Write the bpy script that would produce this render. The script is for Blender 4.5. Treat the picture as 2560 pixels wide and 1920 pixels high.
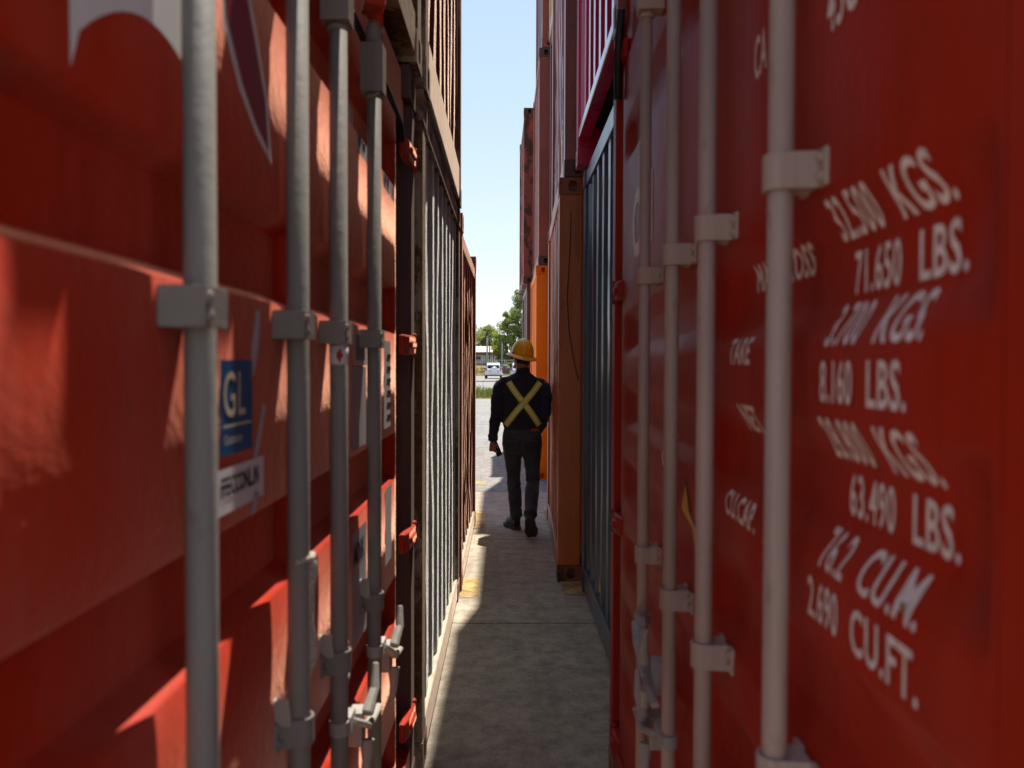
import bpy, bmesh, math, random
from mathutils import Vector, Matrix, Euler, noise
from mathutils.bvhtree import BVHTree
R = math.radians
random.seed(7)
for o in list(bpy.data.objects):
    bpy.data.objects.remove(o)
S = bpy.context.scene
C = S.collection

# ------------------------------------------------------------------ camera
cd = bpy.data.cameras.new('camera')
cam = bpy.data.objects.new('camera', cd); C.objects.link(cam)
cd.sensor_width = 36.0
FP = 2050.0                                   # focal length in photo pixels (2560 wide)
cd.lens = FP / 2560 * 36
cd.clip_start = 0.05; cd.clip_end = 3000
M = Matrix.Rotation(R(-0.447), 4, 'Z') @ Matrix.Rotation(R(90 - 1.397), 4, 'X') @ Matrix.Rotation(R(0.2), 4, 'Z')
M.translation = (0, 0, 1.57)
cam.matrix_world = M
cd.dof.use_dof = True
cd.dof.focus_distance = 7.6
cd.dof.aperture_fstop = 4.0
cd.dof.aperture_blades = 9
S.camera = cam

# ------------------------------------------------------------------ light
SUN_EL, SUN_AZ = 67.3, 12.0
W = bpy.data.worlds.new('World'); S.world = W; W.use_nodes = True
nt = W.node_tree; nt.nodes.clear()
sky = nt.nodes.new('ShaderNodeTexSky'); sky.sky_type = 'NISHITA'; sky.sun_disc = False
sky.sun_elevation = R(SUN_EL); sky.sun_rotation = R(SUN_AZ)
sky.air_density = 1.0; sky.dust_density = 0.35; sky.ozone_density = 1.0; sky.altitude = 200
bg = nt.nodes.new('ShaderNodeBackground'); bg.inputs['Strength'].default_value = 0.142
ow = nt.nodes.new('ShaderNodeOutputWorld')
tint = nt.nodes.new('ShaderNodeMix'); tint.data_type = 'RGBA'; tint.blend_type = 'MULTIPLY'; tint.inputs[0].default_value = 1.0
tint.inputs[7].default_value = (1.03, 1.05, 1.02, 1)      # warmer white balance of the air
nt.links.new(sky.outputs[0], tint.inputs[6]); # soft shoulder on the bright band near the horizon: about c * 1.45 / (1 + c / 4.5)
def vm(op, a, b):
    x = nt.nodes.new('ShaderNodeVectorMath'); x.operation = op
    for i, v in enumerate((a, b)):
        if hasattr(v, 'node'): nt.links.new(v, x.inputs[i])
        else: x.inputs[i].default_value = v
    return x.outputs[0]
den = vm('ADD', vm('MULTIPLY', tint.outputs[2], (.22, .22, .20)), (1, 1, 1))
nt.links.new(vm('DIVIDE', vm('MULTIPLY', tint.outputs[2], (1.45, 1.45, 1.5)), den), bg.inputs[0]); nt.links.new(bg.outputs[0], ow.inputs[0])
sl = bpy.data.lights.new('sun', 'SUN'); sl.energy = 4.4; sl.angle = R(0.53); sl.color = (1.0, 0.93, 0.82)
so = bpy.data.objects.new('sun', sl); C.objects.link(so)
sd = Vector((math.sin(R(SUN_AZ)) * math.cos(R(SUN_EL)), math.cos(R(SUN_AZ)) * math.cos(R(SUN_EL)), math.sin(R(SUN_EL))))
so.rotation_euler = sd.to_track_quat('Z', 'Y').to_euler()
so.location = (3, 3, 30)
S.cycles.diffuse_bounces = 8; S.cycles.max_bounces = 14
vs = S.view_settings
vs.view_transform = 'Standard'; vs.look = 'None'; vs.gamma = 1.0; vs.exposure = 0.92

# ------------------------------------------------------------------ materials
def new_mat(name):
    m = bpy.data.materials.new(name); m.use_nodes = True
    n = m.node_tree; b = n.nodes['Principled BSDF']
    return m, n, b
def nd(n, t, **kw):
    x = n.nodes.new(t)
    for k, v in kw.items():
        setattr(x, k, v)
    return x
def mixc(n, fac, a, b, blend='MIX'):
    x = n.nodes.new('ShaderNodeMix'); x.data_type = 'RGBA'; x.blend_type = blend
    for s, v in ((0, fac), (6, a), (7, b)):
        if hasattr(v, 'node'):
            n.links.new(v, x.inputs[s])
        else:
            x.inputs[s].default_value = v if s == 0 else (*v, 1.0) if len(v) == 3 else v
    return x.outputs[2]
def ramp(n, src, p0, p1, c0=(0, 0, 0), c1=(1, 1, 1)):
    x = n.nodes.new('ShaderNodeValToRGB')
    x.color_ramp.elements[0].position = p0; x.color_ramp.elements[1].position = p1
    x.color_ramp.elements[0].color = (*c0, 1); x.color_ramp.elements[1].color = (*c1, 1)
    n.links.new(src, x.inputs[0]); return x.outputs[0]
def noise_n(n, scale, detail=6, rough=.6, vec=None, sc3=None, off=(0, 0, 0)):
    t = n.nodes.new('ShaderNodeTexNoise'); t.inputs['Scale'].default_value = scale
    t.inputs['Detail'].default_value = detail; t.inputs['Roughness'].default_value = rough
    if vec is not None:
        mp = n.nodes.new('ShaderNodeMapping')
        mp.inputs['Location'].default_value = off
        if sc3: mp.inputs['Scale'].default_value = sc3
        n.links.new(vec, mp.inputs[0]); n.links.new(mp.outputs[0], t.inputs['Vector'])
    return t.outputs['Fac']
def simple(name, col, rough=.5, metal=0.0, var=.15, scale=8, bump=0.0, spec=.5):
    m, n, b = new_mat(name)
    tc = nd(n, 'ShaderNodeTexCoord').outputs['Object']
    f = noise_n(n, scale, vec=tc)
    d = tuple(c * (1 - var) for c in col); l = tuple(min(1, c * (1 + var)) for c in col)
    n.links.new(ramp(n, f, .3, .7, d, l), b.inputs['Base Color'])
    b.inputs['Roughness'].default_value = rough; b.inputs['Metallic'].default_value = metal
    b.inputs['Specular IOR Level'].default_value = spec
    if bump:
        bp = nd(n, 'ShaderNodeBump'); bp.inputs['Strength'].default_value = bump; bp.inputs['Distance'].default_value = .01
        f2 = noise_n(n, scale * 6, vec=tc)
        n.links.new(f2, bp.inputs['Height']); n.links.new(bp.outputs[0], b.inputs['Normal'])
    return m
_paint_n = [0]
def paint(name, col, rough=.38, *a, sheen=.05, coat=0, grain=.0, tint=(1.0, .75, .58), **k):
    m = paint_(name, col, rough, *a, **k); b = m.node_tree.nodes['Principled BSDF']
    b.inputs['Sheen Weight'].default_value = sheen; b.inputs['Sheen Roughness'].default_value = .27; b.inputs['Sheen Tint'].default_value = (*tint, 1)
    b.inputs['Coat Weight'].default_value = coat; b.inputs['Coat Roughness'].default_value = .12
    if grain:                                   # coarse, weather-eaten film: fine bumps that catch grazing sun
        n = m.node_tree; tc = n.nodes.new('ShaderNodeTexCoord').outputs['Object']
        bp = n.nodes.new('ShaderNodeBump'); bp.inputs['Strength'].default_value = 1.0; bp.inputs['Distance'].default_value = grain * .011
        n.links.new(noise_n(n, 75, 3, .6, tc), bp.inputs['Height'])
        old = b.inputs['Normal'].links[0].from_socket; n.links.new(old, bp.inputs['Normal']); n.links.new(bp.outputs[0], b.inputs['Normal'])
    return m
def paint_(name, col, rough=.38, rust=.3, dust=.15, streak=.3, rustcol=(.085, .03, .012), chip=.0, spec=.5, dustcol=(.42, .33, .26)):
    """weathered enamel on steel: tone variation, dust, rust streaks and chips"""
    _paint_n[0] += 1; off = (_paint_n[0] * 3.7, _paint_n[0] * 1.3, _paint_n[0] * 2.1)
    m, n, b = new_mat(name)
    tc = nd(n, 'ShaderNodeTexCoord').outputs['Object']
    f1 = noise_n(n, 1.7, 5, .55, tc, off=off)
    base = ramp(n, f1, .3, .72, tuple(c * .78 for c in col), tuple(min(1, c * 1.15) for c in col))
    f2 = noise_n(n, 5, 8, .7, tc, (1, 1, .35), off)
    fd = n.nodes.new('ShaderNodeMath'); fd.operation = 'MULTIPLY'
    n.links.new(ramp(n, f2, .42, .75), fd.inputs[0]); fd.inputs[1].default_value = dust
    c = mixc(n, fd.outputs[0], base, dustcol)
    # vertical run-down stains
    f3 = noise_n(n, 9, 5, .6, tc, (2.2, 2.2, .12), off)
    fs = n.nodes.new('ShaderNodeMath'); fs.operation = 'MULTIPLY'
    n.links.new(ramp(n, f3, .52, .72), fs.inputs[0]); fs.inputs[1].default_value = streak
    c = mixc(n, fs.outputs[0], c, tuple(x * .55 + y * .45 for x, y in zip(rustcol, tuple(k * .6 for k in col))))
    # rust patches
    f4 = noise_n(n, 4.5, 10, .72, tc, (1, 1, .5), off)
    th = .78 - .3 * rust
    rm = ramp(n, f4, th - .02, th + .035)
    f5 = noise_n(n, 40, 4, .6, tc, off=off)
    rc = ramp(n, f5, .3, .7, tuple(x * .55 for x in rustcol), tuple(min(1, x * 1.9) for x in rustcol))
    c = mixc(n, rm, c, rc)
    # fine scratches / chips
    f6 = noise_n(n, 60, 3, .5, tc, (1, 1, .3), off)
    cm = n.nodes.new('ShaderNodeMath'); cm.operation = 'MULTIPLY'
    n.links.new(ramp(n, f6, .66, .70), cm.inputs[0]); cm.inputs[1].default_value = .25 + chip
    c = mixc(n, cm.outputs[0], c, rc)
    n.links.new(c, b.inputs['Base Color'])
    rr = n.nodes.new('ShaderNodeMapRange'); n.links.new(rm, rr.inputs[0])
    rr.inputs[3].default_value = rough; rr.inputs[4].default_value = .85
    ra = n.nodes.new('ShaderNodeMath'); ra.operation = 'MULTIPLY_ADD'
    n.links.new(f2, ra.inputs[0]); ra.inputs[1].default_value = .25; n.links.new(rr.outputs[0], ra.inputs[2])
    rs = n.nodes.new('ShaderNodeMath'); rs.operation = 'SUBTRACT'; n.links.new(ra.outputs[0], rs.inputs[0]); rs.inputs[1].default_value = .12
    n.links.new(rs.outputs[0], b.inputs['Roughness'])
    b.inputs['Specular IOR Level'].default_value = spec
    bp = nd(n, 'ShaderNodeBump'); bp.inputs['Strength'].default_value = .25; bp.inputs['Distance'].default_value = .004
    hs = n.nodes.new('ShaderNodeMath'); hs.operation = 'MULTIPLY_ADD'
    n.links.new(rm, hs.inputs[0]); hs.inputs[1].default_value = .6; n.links.new(f5, hs.inputs[2])
    n.links.new(hs.outputs[0], bp.inputs['Height']); n.links.new(bp.outputs[0], b.inputs['Normal'])
    return m

MT = {}
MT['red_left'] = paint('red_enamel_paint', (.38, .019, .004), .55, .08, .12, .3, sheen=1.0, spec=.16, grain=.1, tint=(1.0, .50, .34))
MT['red_right'] = paint('dark_red_enamel_paint', (.40, .018, .004), .46, .09, .05, .32, spec=.13, sheen=.0, grain=.1)
MT['post_brown'] = paint('dark_brown_post_paint', (.060, .024, .018), .6, .35, .15, .3)  # dark brown, unlike the red of the doors
MT['rusty_cream'] = paint('rusty_cream_paint', (.34, .265, .165), .55, 1.0, .25, .7, (.10, .05, .018))
MT['grey'] = paint('pale_grey_paint', (.54, .54, .50), .5, .3, .14, .4, (.12, .06, .02), grain=.5, sheen=.6, tint=(1.0, .97, .9))
MT['maroon'] = paint('maroon_paint', (.13, .018, .022), .4, .25, .12, .3, sheen=.9, grain=.4)
MT['cream_rail'] = paint('cream_rail_paint', (.50, .44, .34), .5, .5, .3, .6, (.13, .07, .03), grain=.3, sheen=.4)
MT['brown_left'] = paint('red_brown_paint', (.22, .052, .026), .42, .3, .14, .3, sheen=.4, grain=.4, tint=(1, .62, .45))
MT['navy'] = paint('slate_blue_paint', (.045, .068, .115), .33, .08, .12, .2, sheen=.04, coat=.25)
MT['magenta'] = paint('magenta_paint', (.62, .008, .085), .3, .02, .05, .1, sheen=0, coat=.8)
MT['orange_brown'] = paint('orange_brown_paint', (.48, .105, .016), .45, .5, .08, .5, (.07, .028, .012), .3, sheen=.05)
MT['rust_red'] = paint('faded_rust_red_paint', (.25, .058, .030), .36, .62, .22, .5, (.08, .03, .016), .4, sheen=.1)
MT['pink'] = paint('pink_paint', (.48, .05, .085), .38, .05, .1, .2)
MT['cream'] = paint('dirty_cream_paint', (.55, .44, .25), .5, .5, .2, .5, (.12, .06, .02))
MT['orange'] = paint('bright_orange_paint', (.95, .21, .003), .5, .16, .02, .15, (.12, .05, .02), .2, sheen=0, spec=.25)
MT['brick'] = paint('brick_red_paint', (.29, .062, .026), .45, .35, .1, .3, chip=.3, sheen=.06)
MT['plum'] = paint('plum_brown_paint', (.16, .062, .055), .38, .2, .15, .2, sheen=.06)
MT['dark_brown'] = paint('dark_brown_paint', (.13, .04, .028), .45, .4, .1, .3, sheen=.06)
MT['flaky_red'] = paint('flaking_red_paint', (.28, .045, .022), .5, .85, .1, .4, (.06, .022, .012), .6, sheen=.04)
MT['rod_grey'] = paint('galvanised_grey_steel', (.19, .178, .16), .66, .3, .15, .35, (.10, .06, .035), spec=.2, sheen=.04)
MT['rod_pale'] = paint('pale_primed_steel', (.42, .30, .25), .6, .3, .2, .5, (.14, .06, .03), sheen=.05)
MT['handle'] = paint('worn_white_steel', (.36, .34, .30), .6, .5, .1, .4, (.05, .035, .025))
MT['dark_post'] = paint('dark_casting_paint', (.09, .042, .028), .55, .6, .1, .3)
MT['cast_orange'] = paint('rusted_orange_brown_paint', (.25, .06, .018), .55, .75, .06, .4, (.05, .02, .01), .4)
MT['rubber'] = simple('black_rubber', (.012, .012, .012), .55)
MT['white_ink'] = simple('white_lettering_paint', (.84, .69, .62), .5, var=.18, scale=60)
MT['white_logo'] = simple('white_logo_paint', (.66, .64, .62), .45, var=.08)
MT['plum_logo'] = simple('plum_logo_paint', (.20, .006, .032), .4)
MT['sticker_white'] = simple('white_vinyl', (.62, .60, .60), .45, var=.06)
MT['sticker_grey_shaded'] = simple('grey_and_shaded_white_vinyl', (.42, .40, .42), .45, var=.08)  # plain grey; on one white label this grey is its shade
MT['sticker_blue'] = simple('blue_vinyl', (.012, .085, .20), .4, var=.08)
MT['sticker_ink'] = simple('black_ink', (.015, .015, .018), .5)
MT['gold_ink'] = simple('pale_gold_ink', (.55, .48, .33), .5)
MT['red_ink'] = simple('red_ink', (.5, .03, .03), .5)
MT['yellow_vinyl'] = simple('yellow_vinyl', (.75, .40, .01), .45, var=.1)
MT['plywood'] = simple('dark_floor_underside', (.03, .022, .018), .85)
MT['rope'] = simple('frayed_grey_strap', (.40, .35, .29), .9, var=.4, scale=120, bump=.5)

# ------------------------------------------------------------------ mesh helpers
class MB:
    def __init__(s): s.v = []; s.f = []; s.m = []
    def add(s, vs, fs, mi=0):
        k = len(s.v); s.v += [tuple(p) for p in vs]
        for f in fs: s.f.append([k + i for i in f]); s.m.append(mi)
    def box(s, x0, x1, y0, y1, z0, z1, mi=0):
        s.add([(x0, y0, z0), (x1, y0, z0), (x1, y1, z0), (x0, y1, z0), (x0, y0, z1), (x1, y0, z1), (x1, y1, z1), (x0, y1, z1)],
              [(0, 3, 2, 1), (4, 5, 6, 7), (0, 1, 5, 4), (1, 2, 6, 5), (2, 3, 7, 6), (3, 0, 4, 7)], mi)
    def obox(s, c, size, rot, mi=0):
        m = Euler(rot).to_matrix(); c = Vector(c)
        P = [c + m @ Vector((sx * size[0] / 2, sy * size[1] / 2, sz * size[2] / 2)) for sz in (-1, 1) for sx, sy in ((-1, -1), (1, -1), (1, 1), (-1, 1))]
        s.add(P, [(0, 3, 2, 1), (4, 5, 6, 7), (0, 1, 5, 4), (1, 2, 6, 5), (2, 3, 7, 6), (3, 0, 4, 7)], mi)
    def rings(s, rings, cap=True, mi=0):
        n = len(rings[0]); k = len(s.v)
        for r in rings: s.v += [tuple(p) for p in r]
        for i in range(len(rings) - 1):
            for j in range(n):
                a = k + i * n + j; b = k + i * n + (j + 1) % n
                s.f.append([a, b, b + n, a + n]); s.m.append(mi)
        if cap:
            s.f.append([k + j for j in reversed(range(n))]); s.m.append(mi)
            e = k + (len(rings) - 1) * n; s.f.append([e + j for j in range(n)]); s.m.append(mi)
    def tube(s, pts, rad, n=12, flat=None, cap=True, mi=0):
        """sweep a circle (or ellipse: flat=(ra,rb) multipliers with axis hint) along pts"""
        pts = [Vector(p) for p in pts]; rs = rad if isinstance(rad, (list, tuple)) else [rad] * len(pts)
        rings = []; up = None
        for i, p in enumerate(pts):
            t = (pts[min(i + 1, len(pts) - 1)] - pts[max(i - 1, 0)]).normalized()
            if up is None:
                up = Vector((0, 1, 0)) if abs(t.y) < .8 else Vector((1, 0, 0))
            a = t.cross(up).normalized(); b = a.cross(t).normalized(); up = b
            r = rs[i]; ra, rb = (r, r) if not isinstance(r, tuple) else r
            rings.append([p + a * (ra * math.cos(2 * math.pi * j / n)) + b * (rb * math.sin(2 * math.pi * j / n)) for j in range(n)])
        s.rings(rings, cap, mi)
    def ell(s, c, r, rot=None, nu=16, nv=10, mi=0):
        c = Vector(c); m = rot or Matrix.Identity(3); rg = []
        for i in range(nv + 1):
            a = -math.pi / 2 + math.pi * (i * .98 + .01 * nv) / nv
            rg.append([c + m @ Vector((r[0] * math.cos(a) * math.cos(2 * math.pi * j / nu), r[1] * math.cos(a) * math.sin(2 * math.pi * j / nu), r[2] * math.sin(a))) for j in range(nu)])
        s.rings(rg, True, mi)
    def build(s, name, mat, parent=None, smooth=False, bevel=0, recalc=True, loc=None):
        me = bpy.data.meshes.new(name); me.from_pydata(s.v, [], s.f)
        for m in (mat if isinstance(mat, (list, tuple)) else [mat]): me.materials.append(m)
        me.polygons.foreach_set('material_index', s.m)
        if recalc:
            bm = bmesh.new(); bm.from_mesh(me); bmesh.ops.recalc_face_normals(bm, faces=bm.faces); bm.to_mesh(me); bm.free()
        if smooth: me.polygons.foreach_set('use_smooth', [True] * len(me.polygons))
        o = bpy.data.objects.new(name, me); C.objects.link(o)
        if parent: o.parent = parent
        if loc: o.location = loc
        if bevel:
            b = o.modifiers.new('bevel', 'BEVEL'); b.width = bevel; b.segments = 2; b.limit_method = 'ANGLE'; b.angle_limit = R(40)
        me.update(); return o
def tag(o, label=None, cat=None, group=None, kind=None):
    for k, v in (('label', label), ('category', cat), ('group', group), ('kind', kind)):
        if v: o[k] = v
    return o
def empty(name, loc, rz=0):
    o = bpy.data.objects.new(name, None); C.objects.link(o); o.location = loc; o.rotation_euler = (0, 0, rz)
    o.empty_display_size = .2; return o
def to_mesh(o, name, mat, parent=None, smooth=True):
    """replace an object by its evaluated mesh"""
    dg = bpy.context.evaluated_depsgraph_get(); dg.update()
    me = bpy.data.meshes.new_from_object(o.evaluated_get(dg), depsgraph=dg)
    bpy.data.objects.remove(o)
    me.name = name; me.materials.clear()
    for m in (mat if isinstance(mat, (list, tuple)) else [mat]): me.materials.append(m)
    if smooth: me.polygons.foreach_set('use_smooth', [True] * len(me.polygons))
    n = bpy.data.objects.new(name, me); C.objects.link(n)
    if parent: n.parent = parent
    return n
def text_mesh(txt, size, xs=1.0, off=0.0, sp=1.08):
    cu = bpy.data.curves.new('lettering', 'FONT'); cu.body = txt; cu.size = size; cu.offset = off; cu.resolution_u = 3; cu.space_character = sp
    o = bpy.data.objects.new('lettering', cu); C.objects.link(o)
    dg = bpy.context.evaluated_depsgraph_get(); dg.update()
    me = bpy.data.meshes.new_from_object(o.evaluated_get(dg), depsgraph=dg)
    bpy.data.objects.remove(o); bpy.data.curves.remove(cu)
    bm = bmesh.new(); bm.from_mesh(me); bpy.data.meshes.remove(me)
    for v in bm.verts: v.co.x *= xs
    return bm
def poly_mesh(pts):
    bm = bmesh.new(); bm.faces.new([bm.verts.new((p[0], p[1], 0)) for p in pts]); return bm

# ------------------------------------------------------------------ shipping containers
def slot_plate(mb, o, e1, e2, nin, a, b, cu, cv, w, h, depth):
    o, e1, e2, nin = Vector(o), Vector(e1), Vector(e2), Vector(nin)
    cs = [math.atan2(y - cv, x - cu) for x, y in ((0, 0), (a, 0), (a, b), (0, b))]
    an = sorted(set([round(x, 5) for x in cs] + [round(-math.pi + 2 * math.pi * (i + .5) / 20, 5) for i in range(20)]))
    out, inn, bot = [], [], []
    for t in an:
        c, s_ = math.cos(t), math.sin(t)
        k = min(x for x in (((a - cu) / c if c > 1e-9 else -cu / c if c < -1e-9 else 9e9), ((b - cv) / s_ if s_ > 1e-9 else -cv / s_ if s_ < -1e-9 else 9e9)))
        out.append(o + e1 * (cu + k * c) + e2 * (cv + k * s_))
        q = (abs(c / w) ** 3.2 + abs(s_ / h) ** 3.2) ** (-1 / 3.2)
        inn.append(o + e1 * (cu + q * c) + e2 * (cv + q * s_)); bot.append(inn[-1] + nin * depth)
    n = len(an); k = len(mb.v); mb.v += [tuple(p) for p in out + inn + bot]
    for i in range(n):
        j = (i + 1) % n
        mb.f.append([k + i, k + j, k + n + j, k + n + i]); mb.m.append(0)
        mb.f.append([k + n + i, k + n + j, k + 2 * n + j, k + 2 * n + i]); mb.m.append(0)
    mb.f.append([k + 2 * n + i for i in range(n)]); mb.m.append(0)
def casting(sg, u0, v0, z0, near_u, near_v):
    """corner casting block; near_u: +1 the outer side is at low u, near_v: +1 outer end at low v"""
    a, d, h = .162, .178, .118; mb = MB()
    U0, U1, V0, V1 = u0, u0 + a, v0, v0 + d
    uo = U0 if near_u > 0 else U1; ui = U1 if near_u > 0 else U0
    vo = V0 if near_v > 0 else V1; vi = V1 if near_v > 0 else V0
    P = lambda u, v, z: (sg * v, u, z)
    slot_plate(mb, P(uo, vo, z0), Vector((0, near_u, 0)), (0, 0, 1), Vector((sg * near_v, 0, 0)), a, h, .085, .058, .026, .036, .13)
    slot_plate(mb, P(uo, vo, z0), Vector((sg * near_v, 0, 0)), (0, 0, 1), Vector((0, near_u, 0)), d, h, .100, .058, .027, .036, .13)
    for q in ([(ui, vo), (ui, vi)], [(uo, vi), (ui, vi)]):
        (ua, va), (ub, vb) = q
        mb.add([P(ua, va, z0), P(ub, vb, z0), P(ub, vb, z0 + h), P(ua, va, z0 + h)], [(0, 1, 2, 3)])
    for z in (z0, z0 + h):
        mb.add([P(uo, vo, z), P(ui, vo, z), P(ui, vi, z), P(uo, vi, z)], [(0, 1, 2, 3)])
    me = mb
    return me
def weld(o, d=1e-4):
    bm = bmesh.new(); bm.from_mesh(o.data); bmesh.ops.remove_doubles(bm, verts=bm.verts, dist=d)
    bmesh.ops.recalc_face_normals(bm, faces=bm.faces); bm.to_mesh(o.data); bm.free(); return o
def corr_profile(a0, a1, pitch, depth, lead=.03):
    """trapezoid corrugation from a0 to a1: list of (a, depth)"""
    n = max(1, int((a1 - a0 - 2 * lead) / pitch)); p = (a1 - a0 - 2 * lead) / n
    out = [(a0, 0)]; a = a0 + lead
    for i in range(n):
        out += [(a + p * .12, 0), (a + p * .32, depth), (a + p * .62, depth), (a + p * .82, 0)]; a += p
    out.append((a1, 0)); return out
def corr_sheet(prof, fn, z0, z1, rows, dent, seed):
    mb = MB(); n = len(prof)
    for i in range(rows + 1):
        z = z0 + (z1 - z0) * i / rows
        for a, d in prof:
            k = 0.0
            if dent and 0 < i < rows:
                q = noise.noise(Vector((a * 2.6 + seed, z * 1.6, seed * .7)))
                k = dent * max(0, q - .05) * 2.2 + dent * .35 * noise.noise(Vector((a * 9, z * 5 + seed, 3)))
            mb.v.append(fn(a, d + k, z))
    for i in range(rows):
        for j in range(n - 1):
            a = i * n + j; mb.f.append([a, a + 1, a + 1 + n, a + n]); mb.m.append(0)
    return mb
CONT_GROUP = 'stacked shipping containers'
def container(label, X0, y0, z0, Wd, H, sg, rot, wall, frame=None, post=None, sill=None, door=False, L=6.06,
              dent=.0, sill_z=(.02, .17), header=(.112, .006), pitch=.262, seed=0, cast=None, wallv=.022, posts=.12, nearpost=None):
    frame = frame or wall; post = post or frame; sill = sill or frame; cast = cast or post
    root = empty('shipping_container', (X0, y0, z0), rot)
    tag(root, label, 'shipping container', CONT_GROUP)
    npw = nearpost or posts
    P = lambda u, v, z: (sg * v, u, z)
    def bx(name, u0, u1, v0, v1, za, zb, m, bev=.006):
        mb = MB(); mb.box(min(sg * v0, sg * v1), max(sg * v0, sg * v1), u0, u1, za, zb)
        return mb.build(name, m, root, bevel=bev)
    for (u0, u1) in ((.003, npw), (Wd - posts, Wd - .003)):
        bx('corner_post', u0, u1, .003, .165, .1185, H - .1185, post)
        bx('corner_post', u0, u1, L - .165, L - .003, .1185, H - .1185, post)
    for uu, nu in ((0, 1), (Wd - .162, -1)):
        if nearpost and nu == 1: uu = nearpost - .162
        for vv, nv in ((0, 1), (L - .178, -1)):
            for zz in (0, H - .118):
                mb = casting(sg, uu, vv, zz, nu, nv); o = mb.build('corner_casting', cast, root, recalc=False); weld(o)
                b = o.modifiers.new('bevel', 'BEVEL'); b.width = .007; b.segments = 2; b.limit_method = 'ANGLE'; b.angle_limit = R(50)
    ci = .162
    bx('sill_rail', ci if not door else npw, Wd - (ci if not door else posts), .006, .09, sill_z[0], sill_z[1], sill)
    bx('sill_rail', ci, Wd - ci, L - .09, L - .006, .02, .17, sill)
    bx('header_rail', ci if not door else npw, Wd - (ci if not door else posts), (.008 if not door else .03), .075, H - header[0], H - header[1], frame)
    bx('header_rail', ci, Wd - ci, L - .075, L - .008, H - .112, H - .006, frame)
    for u0, u1 in ((.006, .066), (Wd - .066, Wd - .006)):
        bx('side_rail', u0, u1, .178, L - .178, .03, .19, sill); bx('side_rail', u0, u1, .178, L - .178, H - .075, H - .008, frame)
    bx('floor', .066, Wd - .066, .09, L - .09, sill_z[0] + .07, sill_z[0] + .12, MT['plywood'], 0)
    bx('roof', .066, Wd - .066, .075, L - .075, H - .05, H - .016, wall, 0)
    if not door:
        pr = corr_profile(npw - .002, Wd - posts + .002, pitch, .044)
        o = corr_sheet(pr, lambda a, d, z: P(a, wallv + d, z), sill_z[1] - .012, H - header[0] + .01, 22 if dent else 4, dent, seed).build('end_wall', wall, root, recalc=False)
    pr = corr_profile(npw, Wd - posts, .27, .044)
    corr_sheet(pr, lambda a, d, z: P(a, L - .022 - d, z), .158, H - .1, 4, 0, 0).build('end_wall', wall, root, recalc=False)
    for uo, dr in ((.02, 1), (Wd - .02, -1)):
        pr = corr_profile(.16, L - .16, .278, .036)
        corr_sheet(pr, lambda a, d, z: P(uo + dr * d, a, z), .18, H - .07, 4, 0, 0).build('side_wall', wall, root, recalc=False)
    return root

def groove_fn(centres, hf, hs, depth):
    def f(z):
        for c in centres:
            q = abs(z - c)
            if q <= hf: return depth
            if q < hf + hs:
                t = (q - hf) / hs; t = .35 * t + .65 * t * t * (3 - 2 * t)
                return depth * (1 - t)
        return 0.0
    br = sorted(c + s * (hf + hs * k) for c in centres for s in (-1, 1) for k in (0, .12, .25, .5, .75, .88, 1))
    return f, br
def door_leaf(root, sg, u0, u1, z0, z1, vd, gf, br, m, endfade=.05, border=.055, nb=None, nf=None):
    """pressed steel leaf: flat border, horizontal grooves that taper off towards both ends; returns (object, depth function)"""
    NB = border if nb is None else nb; NF = endfade if nf is None else nf
    def ef(u):
        return max(0, min(1, (u - u0 - NB) / NF, (u1 - u - border) / endfade))
    def D(u, z): return vd + gf(z) * ef(u)
    us = [u0, u0 + NB, u0 + NB + NF * .5, u0 + NB + NF]
    us += [u0 + NB + NF + (u1 - u0 - border - endfade - NB - NF) * i / 10 for i in range(1, 10)]
    us += [u1 - border - endfade, u1 - border - endfade * .5, u1 - border, u1]
    zs = sorted(set([z0, z1] + [b for b in br if z0 < b < z1])); z2 = []
    for a, b in zip(zs, zs[1:]):
        n = max(1, int((b - a) / .12)); z2 += [a + (b - a) * i / n for i in range(n)]
    z2.append(z1)
    mb = MB(); n = len(us)
    for z in z2:
        for u in us: mb.v.append((sg * D(u, z), u, z))
    for i in range(len(z2) - 1):
        for j in range(n - 1):
            a = i * n + j; mb.f.append([a, a + 1, a + 1 + n, a + n]); mb.m.append(0)
    b = vd + .05
    mb.box(min(sg * (vd + .045), sg * (vd + .06)), max(sg * (vd + .045), sg * (vd + .06)), u0, u1, z0, z1)
    for uu in (u0, u1):
        mb.add([(sg * vd, uu, z0), (sg * b, uu, z0), (sg * b, uu, z1), (sg * vd, uu, z1)], [(0, 1, 2, 3)])
    for zz in (z0, z1):
        mb.add([(sg * vd, u0, zz), (sg * b, u0, zz), (sg * b, u1, zz), (sg * vd, u1, zz)], [(0, 1, 2, 3)])
    o = mb.build('door', m, root, recalc=False)
    ng = (len(z2) - 1) * (n - 1)
    o.data.polygons.foreach_set('use_smooth', [i < ng for i in range(len(o.data.polygons))])
    D.ub = [u for u in us]
    return o, D
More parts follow.
